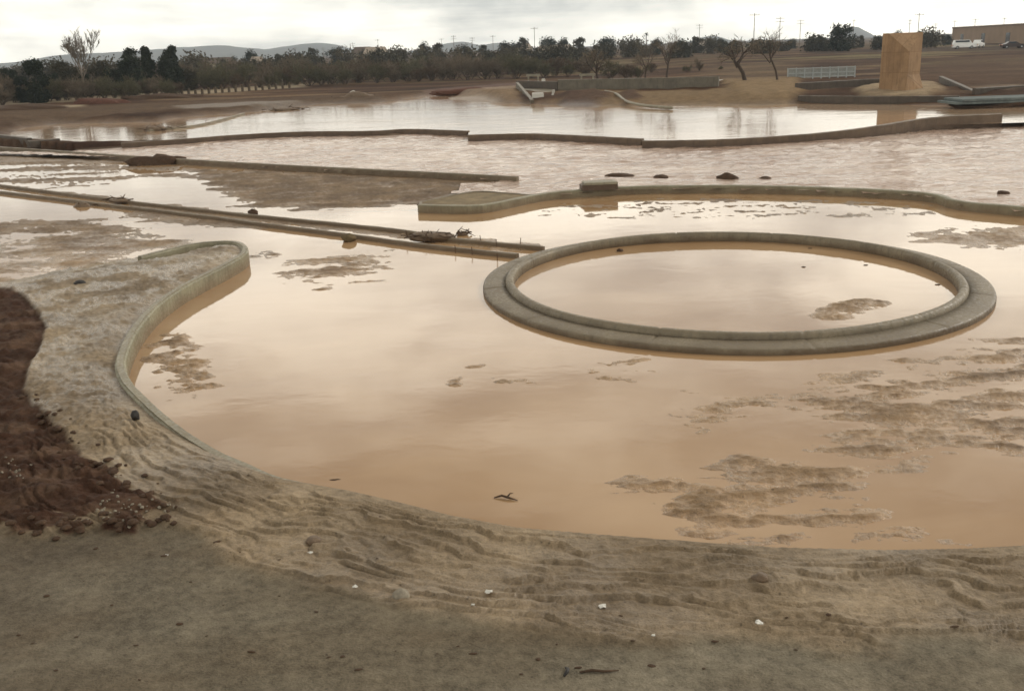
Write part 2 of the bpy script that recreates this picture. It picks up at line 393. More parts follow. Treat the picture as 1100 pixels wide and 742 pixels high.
    patch([(-60, 112), (90, 105), (150, 103), (160, 106), (60, 111), (-60, 118)], .9, sand, 1.5, .8)
    patch([(130, 101), (220, 97), (330, 91), (330, 94), (230, 101), (140, 105)], .95, sand, 1.2, .8)
    patch([(45, 117), (92, 114), (92, 117), (48, 119)], .8, sand, .8, .8)
    patch([(180, 118), (280, 113), (330, 112), (300, 116), (210, 121)], .6, (.3, .25, .18), .8, .8, w=.6)
    patch([(-40, 124), (150, 114), (400, 103), (420, 108), (260, 119), (150, 125), (20, 135), (-40, 140)], .7, (.105, .068, .042), 1.0, .8)
    patch([(-40, 150), (0, 133), (12, 140), (60, 156), (-40, 160)], .6, (.09, .055, .035), .6, .9)
    patch([(455, 98), (560, 90), (560, 99), (470, 104)], .8, (.10, .045, .028), .8, .8, w=.3)
    patch([(480, 103), (520, 97), (560, 95), (556, 108), (520, 107)], .8, (.22, .15, .09), .8, .9, .25)
    patch([(610, 101), (760, 99), (850, 91), (858, 103), (850, 110), (770, 113), (640, 112)], .8, (.19, .128, .07), .8, .95)
    patch([(605, 104), (630, 101), (660, 104), (640, 112), (605, 112)], .8, (.075, .042, .027), .7, .9, .35)
    patch([(663, 104), (680, 101), (692, 107), (670, 110)], .8, (.075, .042, .027), .6, .9, .3)
    patch([(770, 88), (860, 86), (858, 103), (800, 106)], .95, (.22, .15, .082), .8, .95, .35)
    patch([(920, 100), (960, 92), (1000, 92), (1015, 99), (990, 104), (930, 104)], .85, (.33, .25, .16), .7, .9, .3)
    patch([(1040, 95), (1110, 91), (1300, 85), (1300, 90), (1100, 97), (1050, 99)], .95, (.33, .27, .2), .8, .8)
    patch([(1030, 94), (990, 75), (1000, 66), (1300, 58), (1300, 84), (1100, 90)], 1.4, (.09, .052, .03), 3, .7)
    patch([(760, 75), (860, 70), (860, 85), (760, 88)], 1.2, (.13, .088, .052), 4, .6)
    patch([(870, 55), (1300, 46), (1300, 51), (870, 59)], 2.2, (.05, .032, .022), 3, .8)
    GRID.update(az=az, rs=rs, z=z.reshape(nr, na))
    V = np.stack([X, Y, z], 1)
    me = bpy.data.meshes.new('ground')
    i = np.arange(nr-1)[:, None]*na; j = np.arange(na)[None]
    j2 = (j+1) % na
    q = np.stack([i+j, i+j2, i+na+j2, i+na+j], -1).reshape(-1, 4)[:, ::-1]
    nq = len(q)
    cap = np.arange(na)[::-1]
    me.vertices.add(n); me.vertices.foreach_set('co', V.ravel())
    me.loops.add(nq*4+na); me.loops.foreach_set('vertex_index', np.concatenate([q.ravel(), cap[::-1]]).astype(np.int32))
    me.polygons.add(nq+1)
    me.polygons.foreach_set('loop_start', np.concatenate([np.arange(nq)*4, [nq*4]]).astype(np.int32))
    me.polygons.foreach_set('loop_total', np.concatenate([np.full(nq, 4), [na]]).astype(np.int32))
    me.update(calc_edges=True); me.validate()
    me.polygons.foreach_set('use_smooth', np.ones(len(me.polygons), bool))
    ca = me.color_attributes.new('soil', 'FLOAT_COLOR', 'POINT')
    ca.data.foreach_set('color', np.concatenate([np.clip(col, 0, 1), np.clip(wet, 0, 1)[:, None]], 1).astype(np.float32).ravel())
    m, nt, b = new_mat('ground_mud')
    at = N(nt, 'ShaderNodeAttribute', attribute_name='soil')
    v = pos(nt)
    n1 = noise(nt, v, 1.1, 6, .65); n2 = noise(nt, v, 9, 6, .65); n3 = noise(nt, v, 42, 3, .75)
    s = math_(nt, 'ADD', math_(nt, 'ADD', math_(nt, 'MULTIPLY', n1, .34), math_(nt, 'MULTIPLY', n2, .36)), math_(nt, 'MULTIPLY', n3, .30))
    k = mrange(nt, s, .36, .64, .48, 1.5)
    vm = N(nt, 'ShaderNodeVectorMath', operation='SCALE'); nt.links.new(at.outputs['Color'], vm.inputs[0]); nt.links.new(k, vm.inputs['Scale'])
    vor = N(nt, 'ShaderNodeTexVoronoi'); vor.inputs['Scale'].default_value = 11; nt.links.new(v, vor.inputs['Vector'])
    sepc = N(nt, 'ShaderNodeSeparateColor'); nt.links.new(vor.outputs['Color'], sepc.inputs[0])
    spk = math_(nt, 'MULTIPLY', mrange(nt, vor.outputs['Distance'], .10, .2, 1, 0), math_(nt, 'GREATER_THAN', sepc.outputs[0], .80))
    c = mixc(nt, math_(nt, 'MULTIPLY', spk, .55), vm.outputs[0], (.045, .03, .02))     # scattered dark crumbs of soil
    nt.links.new(c, b.inputs['Base Color'])
    w = at.outputs['Alpha']
    rg = math_(nt, 'SUBTRACT', math_(nt, 'SUBTRACT', .95, math_(nt, 'MULTIPLY', w, .74)), math_(nt, 'MULTIPLY', math_(nt, 'SUBTRACT', n2, .5), .5))
    nt.links.new(math_(nt, 'MAXIMUM', rg, .10), b.inputs['Roughness']); nt.links.new(math_(nt, 'ADD', .06, math_(nt, 'MULTIPLY', w, .55)), b.inputs['Specular IOR Level'])
    h = math_(nt, 'ADD', math_(nt, 'MULTIPLY', n2, .8), math_(nt, 'MULTIPLY', n3, .35))
    h = math_(nt, 'ADD', h, math_(nt, 'MULTIPLY', n1, 1.2))
    bump(nt, b, h, .85, .055)
    me.materials.append(m)
    o = bpy.data.objects.new('ground', me); COL.objects.link(o); o['kind'] = 'structure'
build_ground()

# ------------------------------------------------------------------ water sheets
def sheet(name, poly, z, mat):
    import mathutils
    t = mathutils.geometry.tessellate_polygon([[Vector((a[0], a[1], 0)) for a in poly]])
    o = build_mesh(name, [(a[0], a[1], z) for a in poly], t, mat); o['kind'] = 'structure'
    for pgn in o.data.polygons:
        if pgn.normal.z < 0: pgn.flip()
    return o
MW0 = water_mat('pool_water', (.33, .198, .097), (.43, .278, .15), .06, 1.1, .6, .03, .05)
MW1 = water_mat('flow_water', (.30, .175, .11), (.62, .48, .385), 1.0, 1.5, .4, .12, .30)
MW2 = water_mat('far_water', (.40, .27, .17), (.48, .33, .22), .5, .8, .35, .05, .05, True)
sheet('pool_water', np.array([[-70, 8.0], [45, 8.0], [60, 40], [-75, 75]]), WZ0, MW0)
def flow_sheet():
    # a gridded sheet with real standing waves, kept inside the kerbs
    lo, hi = FLOW.min(0), FLOW.max(0); V = []; idx = {}
    xs = np.arange(lo[0], min(hi[0], 48), .3); ys = np.arange(lo[1], hi[1], .3)
    gx, gy = np.meshgrid(xs, ys); p = np.stack([gx.ravel(), gy.ravel()], 1); d = sdf(p, FLOW)
    zz = WZ1+.075*fbm(p[:, 0]*.35, p[:, 1]*.7, 4)*ss(0, 1.5, d)+.06*fbm(p[:, 0]*1.2+4, p[:, 1]*1.8, 3)
    tip = G(520, 200, .15)[:2]; zz -= .13*ss(4.5, .5, np.hypot(p[:, 0]-tip[0], p[:, 1]-tip[1]))
    ok = (d > -.35).reshape(gx.shape); num = -np.ones(gx.size, int); V = []; nx = len(xs); Fc = []
    keep = np.zeros(gx.shape, bool)
    cell = ok[:-1, :-1] & ok[1:, :-1] & ok[:-1, 1:] & ok[1:, 1:]
    keep[:-1, :-1] |= cell; keep[1:, :-1] |= cell; keep[:-1, 1:] |= cell; keep[1:, 1:] |= cell
    kk = np.where(keep.ravel())[0]; num[kk] = np.arange(len(kk)); V = np.stack([p[kk, 0], p[kk, 1], zz[kk]], 1)
    a, b = np.where(cell); i = a*nx+b
    Fc = np.stack([num[i], num[i+1], num[i+nx+1], num[i+nx]], 1)
    o = build_mesh('flood_water', V, Fc, MW1, smooth=True); o['kind'] = 'structure'
flow_sheet()
c0 = FARP.mean(0)
sheet('far_pool_water', FARP+(FARP-c0)/np.linalg.norm(FARP-c0, axis=1)[:, None]*np.where(np.arange(len(FARP)) > 16, 1.5, 0)[:, None], WZ2, MW2)

# ------------------------------------------------------------------ swept walls
def sweep(line, prof, step=.25, jit=.008, closed=False):
    """prof: list of (offset to the left of travel, z) going round the section; line world xy; z may be a function of t"""
    L = line if closed else spline(line, step); n = len(L); k = len(prof)
    V = []; Fc = []
    for i in range(n):
        a = L[(i-1) % n] if closed or i > 0 else L[i]; b = L[(i+1) % n] if closed or i < n-1 else L[i]
        d = b-a; d = d/np.linalg.norm(d); nrm = np.array([-d[1], d[0]])
        for o, z in prof:
            zz = z(i/(n-1)) if callable(z) else z
            q = L[i]+nrm*(o+random.uniform(-jit, jit)); V.append((q[0], q[1], zz+random.uniform(-jit, jit)*.7))
    m = n if closed else n-1
    for i in range(m):
        for j in range(k):
            j2 = (j+1) % k; i2 = (i+1) % n; Fc.append((i*k+j, i*k+j2, i2*k+j2, i2*k+j))
    if not closed: Fc += [tuple(range(k))[::-1], tuple((n-1)*k+j for j in range(k))]
    return V, Fc
def secwall(w, zb, zt, bev=.03):
    h = w/2
    top = (lambda q: (lambda t: zt(t)+q)) if callable(zt) else (lambda q: zt+q)
    return [(-h, zb), (-h, top(-bev)), (-h+bev, top(0)), (h-bev, top(0)), (h, top(-bev)), (h, zb)]
MC_green = concrete('concrete_greenish', (.245, .225, .148), mud=(.17, .11, .058), z0=.05, z1=.34)
MC_ring = concrete('concrete_ring', (.195, .158, .102), mud=(.10, .064, .034), z0=.03, z1=.20)
MC_kerb = concrete('concrete_kerb', (.20, .165, .11), mud=(.14, .09, .05), z0=.06, z1=.42)
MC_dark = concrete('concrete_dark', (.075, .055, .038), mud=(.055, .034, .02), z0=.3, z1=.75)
MC_far = concrete('concrete_far', (.135, .115, .082), mud=(.09, .06, .035), z0=.5, z1=1.3)
MC_brown = concrete('concrete_brown', (.135, .092, .058), mud=(.075, .044, .026), z0=.2, z1=.6)
M_cop = concrete('coping', (.27, .24, .17), z0=-9, z1=-8, rough=.6)

t = thing('pool_wall', 'greenish concrete pool wall curving round the left lobe with a hooked tip', 'wall')
line = WALL[:25]
zt = lambda t_: ZP-.12*ss(.70, .92, np.array(t_))
V, Fc = sweep(line, secwall(.20, -.4, lambda q: float(zt(q)), .03), .12, .006); build_mesh('wall_body', V, Fc, MC_green, t)
V, Fc = sweep(line, [(-.06, lambda q: float(zt(q))-.01), (-.06, lambda q: float(zt(q))+.03), (.06, lambda q: float(zt(q))+.03), (.06, lambda q: float(zt(q))-.01)], .12, .004); build_mesh('coping', V, Fc, M_cop, t)

t = thing('ring_basin', 'round concrete ring basin with raised rim and outer step', 'fountain basin', (RC[0], RC[1], 0))
def lathe(prof, n=720, jit=.003):
    V = []; Fc = []; k = len(prof)
    for i in range(n):
        a = 2*math.pi*i/n; wob = .012*math.sin(3*a+1)+.008*math.sin(7*a)
        for r, z in prof:
            if i % 60 == 7 and z > 0: z -= .02; r += .012 if r < RI+.1 else -.012
            q = r+wob+random.uniform(-jit, jit); V.append((q*math.cos(a), q*math.sin(a), z+random.uniform(-jit, jit)+.006*math.sin(5*a+r)))
    for i in range(n):
        for j in range(k): Fc.append((i*k+j, ((i+1) % n)*k+j, ((i+1) % n)*k+(j+1) % k, i*k+(j+1) % k))
    return V, Fc
V, Fc = lathe([(RI, -.3), (RI, .20), (RI+.02, .25), (RI+.06, .28), (RI+.14, .28), (RI+.19, .25), (RI+.22, .19), (RI+.23, -.3)]); build_mesh('rim', V, Fc, MC_ring, t, True)
V, Fc = lathe([(RI+.225, -.3), (RI+.225, .155), (RI+.5, .15), (RI+.76, .135), (RI+.80, .115), (RI+.81, .08), (RI+.81, -.3)]); build_mesh('step', V, Fc, MC_ring, t, True)

def wall_thing(name, label, line, w, zb, zt_, mat, cat='wall', step=.4, jit=.012, bev=.03):
    V, Fc = sweep(np.array(line), secwall(w, zb, zt_, bev), step, jit)
    return tag(build_mesh(name, V, Fc, mat), label, cat)
wall_thing('channel_kerb', 'thin concrete kerb on the far side of the silted channel leading to the ring', GP([(-60, 191), (0, 198), (117, 213), (232, 226), (300, 233), (428, 246), (482, 255), (584, 264.5)], .14), .14, -.3, .14, MC_kerb, 'kerb')
wall_thing('channel_kerb', 'thin concrete kerb on the near side of the silted channel leading to the ring', GP([(-60, 198), (0, 205), (117, 219), (153, 223), (232, 232.5), (280, 239), (369, 250), (449, 261), (556, 272.5)], .14), .14, -.3, .14, MC_kerb, 'kerb')
wall_thing('spillway_wall', 'long curving concrete wall behind the ring with water level at its back', W2, .24, -.4, .32, MC_green)
wall_thing('planter_kerb', 'short straight kerb closing the back of the pointed silt planter', GP([(451, 219), (452, 216.5), (508, 205.5), (545, 207), (573, 209.5)], .3), .12, -.3, .30, MC_kerb, 'kerb')
# silt inside the pointed planter
pl = GP([(451, 219.5), (487, 220.5), (517, 220), (547, 214.5), (571, 210), (545, 207.3), (508, 206), (453, 217)], .27)
m_silt = simple('silt', (.20, .15, .085), .75, .4, 2.0, .03)
tag(build_mesh('planter_silt', [(a[0], a[1], .25+.02*random.random()) for a in pl], [tuple(range(len(pl)))], m_silt), kind='structure')
wall_thing('low_wall', 'long straight low wall crossing from the left edge behind the mud flat', C1, .22, -.3, .32, MC_kerb)
wall_thing('low_wall', 'thin pale wall edging the far pool on the left', W3a[2:], .3, 0, .56, MC_brown)
wall_thing('low_wall', 'middle stretch of the far pool wall with slumped brown foot', W3b, .35, 0, .60, MC_brown)
wall_thing('low_wall', 'right stretch of the far pool wall ending in a tall square block', W3c, .35, 0, lambda q: float(.60+.42*ss(.35, .9, np.array(q))), MC_brown)
# stone block standing on the spillway wall
def crate_block(name, label, cat, px, py, z0, sx, sy, sz, rz, mat, parts=None):
    p = G(px, py, z0); t = thing(name, label, cat, p, rz)
    b = MB(); b.box(-sx/2, sx/2, -sy/2, sy/2, -.05, sz*.62, bev=.015); b.build('block', mat, t)
    b = MB(); b.box(-sx/2+.1, sx/2, -sy/2-.03, sy/2+.03, sz*.62+.003, sz, bev=.03); b.build('cap', M_cop, t)
    return t
crate_block('concrete_block', 'square capped concrete block standing on the spillway wall', 'block', 643, 202, .32, 1.5, .7, .28, .08, MC_brown)

# ------------------------------------------------------------------ lumps, stones, driftwood, litter
def lump(name, label, cat, p, s, mat, seed=0, group=None, sub=3, rough=.35, parent=None):
    import bmesh
    bm = bmesh.new(); bmesh.ops.create_icosphere(bm, subdivisions=sub, radius=1)
    r = np.random.default_rng(seed); ox, oy = r.random(2)*50
    for v in bm.verts:
        c = v.co.copy(); f = 1+rough*float(fbm(np.array([c.x*1.1+ox+c.z]), np.array([c.y*1.1+oy-c.z*.7]), 3)[0])
        v.co = Vector((c.x*s[0], c.y*s[1], c.z*s[2]))*f
    me = bpy.data.meshes.new(name); bm.to_mesh(me); bm.free(); me.materials.append(mat)
    me.polygons.foreach_set('use_smooth', np.ones(len(me.polygons), bool))
    o = bpy.data.objects.new(name, me); COL.objects.link(o); o.location = tuple(p)
    if parent is not None: o.parent = parent
    return tag(o, label, cat, group)
M_clod = simple('dark_clod', (.075, .045, .028), .8, .45, 9, .02)
M_mudlump = simple('mud_lump', (.15, .10, .06), .6, .45, 7, .03)
M_stone = simple('stone', (.27, .235, .18), .8, .4, 14, .01)
M_wood = simple('driftwood', (.085, .055, .036), .85, .5, 12, .01)
M_litter = simple('white_litter', (.60, .58, .52), .5, .1, 20, .0)
M_black = simple('black_scrap', (.018, .014, .012), .6, .4, 20, .0)
M_silt2 = simple('mossy_silt', (.13, .095, .05), .8, .4, 8, .03)
def put(name, label, cat, px, py, z, s, mat, seed, group=None, sink=.3, rough=.35):
    p = G(px, py, z) if z < .42 else on_ground(px, py); return lump(name, label, cat, (p[0], p[1], p[2]-sink*s[2]+s[2]*.35*(z >= .42)), s, mat, seed, group, 3, rough)
put('boulder', 'large dark boulder in the pink flood water', 'rock', 781, 191, .2, (.5, .4, .26), M_clod, 1)
put('boulder', 'flat long boulder awash behind the capped block', 'rock', 667, 188.5, .2, (.75, .4, .15), M_clod, 2)
put('boulder', 'small boulder awash between the flat and the large dark boulders', 'rock', 710, 190, .2, (.34, .25, .14), M_clod, 3)
put('boulder', 'smallest dark boulder just right of the large boulder', 'rock', 822, 191.5, .2, (.26, .2, .12), M_clod, 4)
put('boulder', 'low dark boulder in the flood water near the right edge', 'rock', 1079, 207, .22, (.24, .2, .12), M_clod, 5)
put('mud_mound', 'dark slumped earth mound lying over the long low wall at left', 'mound', 172, 173, .2, (1.7, .6, .62), M_clod, 6, rough=.7)
put('stone', 'round pale stone on the edge between mud and slab', 'stone', 431, 640, .5, (.095, .085, .08), M_stone, 7, rough=.16)
put('stone', 'brown stone in the mud left of the pale stone', 'stone', 337, 581, .53, (.09, .075, .06), M_mudlump, 8, rough=.2)
put('stone', 'brown stone in the ridged mud at lower right', 'stone', 817, 621, .53, (.085, .075, .06), M_mudlump, 9)
put('stone', 'flat dark stone at the water edge by the pool wall', 'stone', 358, 519, .44, (.17, .07, .05), M_clod, 17, sink=0)
put('clod', 'black clod on the mud beside the curved wall', 'clod', 146, 450, .5, (.07, .07, .10), M_black, 10, sink=-.2)
put('clod', 'dark clod on the sparkling mud of the left lobe', 'clod', 85, 303.5, .45, (.15, .10, .07), M_black, 11, sink=0)
for k, (px, py, txt) in enumerate([(272, 229, 'dark clod lodged on the channel kerb left of the driftwood'), (375, 256, 'mossy clod lodged against the near channel kerb')]):
    put('clod', txt, 'clod', px, py, .1, [(.2, .15, .15), (.24, .2, .15)][k], [M_clod, M_silt2][k], 20+k, sink=0)
put('clod', 'tiny triangular clod in the water inside the ring', 'clod', 666, 270, 0, (.10, .08, .09), M_clod, 25, sink=0)
for k, (px, py) in enumerate([(863, 287), (930, 285), (1007, 306), (870, 267)]):
    put('floating_clod', 'tiny dark speck of debris floating inside the ring', 'clod', px, py, 0, (.07, .05, .03), M_clod, 30+k, 'specks floating in the ring')
for k, (px, py, sx) in enumerate([(543, 536, .10)]):
    p = G(px, py, .0); t = thing('stick', 'bent twig floating in the middle of the brown water', 'stick', p)
    b = MB(); b.tube([(-sx*1.6, 0.04, .01), (-sx*.5, .05, .035), (sx*.4, -.01, .03), (sx*1.7, -.07, .01)], [.008, .016, .017, .005], 7); b.build('stem', M_wood, t, True)
    b = MB(); b.tube([(sx*.2, 0, .03), (sx*.7, .08, .05), (sx*1.1, .12, .03)], [.014, .01, .004], 6); b.build('side_twig', M_wood, t, True)
lit = [(647, 652, .05, 'white crumpled scrap on the ridged mud at bottom centre'), (333, 594, .035, 'white scrap just below the brown stone'), (381, 630, .03, 'white scrap up and left of the pale stone'),
       (525, 637, .045, 'flat white scrap right of the pale stone'), (508, 650, .02, 'tiny white fleck below the flat scrap'), (815, 668, .045, 'white scrap at lower right on the mud edge'), (702, 682, .02, 'tiny white fleck on the slab edge right of centre'), (179, 596, .02, 'tiny white fleck on the dark slab at lower left')]
for k, (px, py, s, lab) in enumerate(lit):
    p = on_ground(px, py); s *= .85; import mathutils
    n = 9; V = [(s*(.7+.5*random.random())*math.cos(a*2*math.pi/n)*1.25, s*(.6+.5*random.random())*math.sin(a*2*math.pi/n), random.random()*s*.7) for a in range(n)]+[(0, 0, s*.6)]
    V2 = [(x, y, z-.006) for x, y, z in V]
    Fc = [(a, (a+1) % n, n) for a in range(n)]+[((a+1) % n+n+1, a+n+1, 2*n+1) for a in range(n)]+[(a+n+1, (a+1) % n+n+1, (a+1) % n, a) for a in range(n)]
    tag(build_mesh('paper_scrap', V+V2, Fc, M_litter, loc=p), lab, 'litter', 'white scraps of litter on the mud')
p = on_ground(609, 724); b = MB(); b.tube([(-.03, -.05, .02), (0, -.01, .035), (.012, .04, .03), (-.01, .08, .02)], [.012, .02, .018, .008], 7)
o = b.build('black_scrap', M_black, smooth=True, loc=p); tag(o, 'small curled black scrap on the slab at bottom centre', 'litter')
p = on_ground(642, 722); b = MB(); b.tube([(-.17, .0, .012), (-.05, .012, .02), (.06, -.005, .016), (.2, .01, .01)], [.008, .014, .012, .005], 6)
tag(b.build('stick', M_wood, smooth=True, loc=p), 'thin dark stick lying flat on the slab beside the curled black scrap', 'stick')
# pebbles and crumbs over the slab and the mud
peb = [lump('pebble', 'dark pebble or crumb of soil lying on the foreground slab', 'pebble', (0, 0, -50), (.02*1.3, .02, .014), M_clod, 50+i, 'dark crumbs scattered over the foreground', 2) for i in range(4)]
crumb_px = [(103, 589), (176, 597), (90, 624), (170, 643), (193, 670), (222, 683), (35, 691), (82, 684), (20, 682), (146, 693), (258, 593), (262, 576), (233, 582), (300, 601), (365, 560), (408, 555), (405, 600), (430, 628), (340, 657), (385, 719), (425, 699), (492, 694), (470, 702), (353, 706), (368, 705), (598, 692), (680, 688), (768, 690), (756, 718), (621, 717), (578, 708), (845, 664), (890, 659), (620, 659), (667, 660), (855, 698), (985, 680), (1025, 676), (905, 680), (700, 715), (560, 724), (508, 742-40), (150, 730), (60, 720), (240, 650), (300, 640), (205, 625), (120, 650), (50, 640), (270, 700)]
for k, (px, py) in enumerate(crumb_px):
    o = peb[k] if k < 4 else peb[k % 4].copy()
    if k >= 4: COL.objects.link(o)
    p = on_ground(px, py); s = random.choice([.3, .4, .5, .6, .8, 1.1]); o.location = (p[0], p[1], p[2]+.004); o.scale = (s*random.uniform(.8, 2.2), s, s*random.uniform(.4, .8)); o.rotation_euler = (0, 0, random.uniform(-.5, .5))
# gravel heap at the tip of the soil bed
gst = [lump('gravel_stone', 'small pale gravel stone at the tip of the bare soil bed', 'gravel stone', (0, 0, -50), (.02, .017, .014), M_stone, 80+i, 'gravel stones at the tip of the soil bed', 2) for i in range(3)]
for k in range(70):
    u = random.random()
    if k < 50: px, py = random.gauss(135, 22), random.gauss(546, 8)
    else: px, py = random.gauss(15, 12), random.gauss(505, 8)
    p = on_ground(px, py); o = gst[k] if k < 3 else gst[k % 3].copy()
    if k >= 3: COL.objects.link(o)
    if k >= 50: o['label'] = 'pale stone half buried in the soil bed at the left edge'; o['group'] = 'pale stones in the soil bed at the left edge'
    s = random.uniform(.5, 1.4); o.location = (p[0], p[1], p[2]+.008); o.scale = (s, s, s*random.uniform(.6, 1)); o.rotation_euler = (random.random(), random.random(), random.random()*6)
cl = [lump('soil_clod', 'dark crumbling clod of soil along the ragged lower edge of the soil bed', 'clod', (0, 0, -50), (.05, .04, .03), M_clod, 85+i, 'soil clods along the ragged edge of the bed', 2, .5) for i in range(3)]
edge = spline(np.array([(30, 420), (60, 455), (90, 490), (130, 520), (175, 548), (150, 560), (80, 563), (10, 568)], float), 3)
for k in range(110):
    q = edge[random.randrange(len(edge))]; P_ = (q[0]+random.gauss(0, 16), q[1]+random.gauss(0, 6)); p = on_ground(*P_)
    o = cl[k] if k < 3 else cl[k % 3].copy()
    if k >= 3: COL.objects.link(o)
    s = random.choice([.4, .6, .8, 1, 1.5]); o.location = (p[0], p[1], p[2]+.006); o.scale = (s, s, s*.8); o.rotation_euler = (0, 0, random.random()*6)
# driftwood
def tangle(label, px, py, z, n, spread, length, rad, seed, mound=None):
    random.seed(seed)
    p = G(px, py, z); t = thing('driftwood_pile', label, 'driftwood', p)
    if mound: lump('silt_mound', None, None, (0, 0, 0), mound, M_mudlump, seed, None, 3, .4, t)
    for i in range(n):
        a = random.random()*6.28; e = random.uniform(-.15, .4)*random.random()+(.55 if i % 6 == 0 else 0); L = length*random.uniform(.5, 1.1)
        s = Vector((random.gauss(0, spread), random.gauss(0, spread*.4), random.uniform(0, .12)))
        d = Vector((math.cos(a)*math.cos(e), math.sin(a)*math.cos(e)*.6, math.sin(e)))
        b = MB(); b.tube([s-d*L*.5, s+Vector((random.gauss(0, .03), 0, random.gauss(0, .03))), s+d*L*.5+Vector((0, 0, random.gauss(0, .05)))], [rad, rad*.9, rad*.4], 5); b.build('branch', M_wood, t)
    return t
tangle('driftwood heap caught on the channel kerbs left of the ring', 466, 254, .16, 34, .42, .75, .02, 5, (.75, .3, .16))
tangle('small dark driftwood tuft standing right of the kerb driftwood heap', 497, 251, .05, 9, .12, .55, .018, 6, (.2, .12, .06))
tangle('dark driftwood knot in the water left of the channel', 89, 222, .0, 12, .22, .5, .03, 7, (.35, .22, .17))
tangle('flat driftwood knot lying on the channel kerbs at left', 128, 215.5, .15, 10, .3, .7, .03, 8, (.45, .2, .09))
tangle('driftwood raft stranded against the far pool bank', 385, 108, .55, 40, 1.8, 2.6, .05, 9, (2.3, 1.1, .95))
tangle('dark brush snag on the far pool wall at left', 168, 139, .6, 14, .8, 1.4, .04, 10, (.9, .5, .25))
tangle('low brush snag at the left bank of the far pool', 305, 118, .55, 16, 1.2, 2.0, .05, 12, (1.5, .7, .2))
random.seed(11)
M_steel = simple('rusty_steel', (.09, .05, .03), .7, .4, 30, 0)
for k, (px, py, h) in enumerate([(516, 262, .28), (533, 266, .28), (559, 264, .25), (489, 272, .25), (507, 274, .25), (534, 280, .22)]):
    p = G(px, py, .0); b = MB(); b.tube([(0, 0, -.2), (.01, 0, h*.5), (.02*random.uniform(-1, 1), 0, h)], .013, 6)
    tag(b.build('rebar_stake', M_steel, loc=p), 'thin rusty rebar stake standing beside the channel kerbs near the ring', 'stake', 'rebar stakes by the channel kerbs')

# ------------------------------------------------------------------ far bank structures
M_tan = simple('tan_panel', (.34, .215, .118), .75, .2, 1.1, .01)
def panel_seams():
    nt = M_tan.node_tree; b = nt.nodes['Principled BSDF']; src = b.inputs['Base Color'].links[0].from_socket
    tc = N(nt, 'ShaderNodeTexCoord'); sp_ = N(nt, 'ShaderNodeSeparateXYZ'); nt.links.new(tc.outputs['Object'], sp_.inputs[0]); cb = N(nt, 'ShaderNodeCombineXYZ')
    nt.links.new(math_(nt, 'SUBTRACT', sp_.outputs[0], math_(nt, 'MULTIPLY', sp_.outputs[1], .6)), cb.inputs[0]); nt.links.new(sp_.outputs[2], cb.inputs[1])
    br = N(nt, 'ShaderNodeTexBrick'); nt.links.new(cb.outputs[0], br.inputs['Vector']); br.offset = 0
    for k_, v_ in (('Scale', 1.), ('Mortar Size', .022), ('Brick Width', .78), ('Row Height', 1.75), ('Bias', 0.)): br.inputs[k_].default_value = v_
    br.inputs['Color1'].default_value = (1, 1, 1, 1); br.inputs['Color2'].default_value = (.86, .85, .84, 1); br.inputs['Mortar'].default_value = (.74, .7, .66, 1)
    st = noise(nt, pos(nt, 3, 3, .35), 1.2, 4)
    c = mixc(nt, 1., src, br.outputs['Color'], 'MULTIPLY'); c = mixc(nt, mrange(nt, st, .5, .72, 0, .5), c, (.16, .095, .05))
    nt.links.new(c, b.inputs['Base Color'])
panel_seams()
def sculpture():
    base = at_r(974, 90, 97.0); bz = 1.0
    px_m = 97.0/FPX; th = math.radians(24); s = 2.55
    e = base[:2]/np.linalg.norm(base[:2]); rot = -math.atan2(e[0], e[1])   # face the viewpoint, then turn
    t = thing('monument', 'tan faceted block monument with a notched top corner and flared foot', 'monument', (base[0], base[1], bz), rot)
    Ld = Vector((-math.cos(th), math.sin(th), 0))*s; Rd = Vector((math.sin(th), math.cos(th), 0))*s
    Z = lambda z: Vector((0, 0, z)); O = Vector((0, 0, 0)); H = 5.15
    V = [Ld+Z(H), Ld+Rd+Z(H), Rd+Z(H), Ld*.80+Z(H), Rd*.96+Z(H), O+Z(H-1.6),        # 0 TL 1 TB 2 TR 3 a 4 b 5 c
         O+Z(1.55), Ld*.80+Z(-.3), Vector((.0, -.42, -.3)), Ld+Z(-.3), Rd+Z(1.5), Rd+Vector((.55, .05, -.3)), Ld+Rd+Z(-.3)]  # 6 d 7 e 8 g 9 L0 10 R1 11 h 12 B0
    Fc = [(3, 4, 2, 1, 0), (3, 5, 4), (0, 9, 7, 6), (0, 6, 5, 3), (7, 8, 6), (6, 8, 11), (6, 11, 10), (5, 6, 10, 2, 4), (2, 10, 12, 1), (10, 11, 12), (1, 12, 9, 0)]
    build_mesh('block', V, Fc, M_tan, t)
    b = MB(); b.box(-3.2, 2.6, -1.0, 3.6, -.8, -.12, bev=.05); b.build('foundation', MC_far, t)
sculpture()
def seg_wall(name, label, a, b, w, zb, zt_, mat, cat='wall'):
    return wall_thing(name, label, [a, b], w, zb, zt_, mat, cat, 1.0, .02)
def P2(px, py, z): return G(px, py, z)[:2]
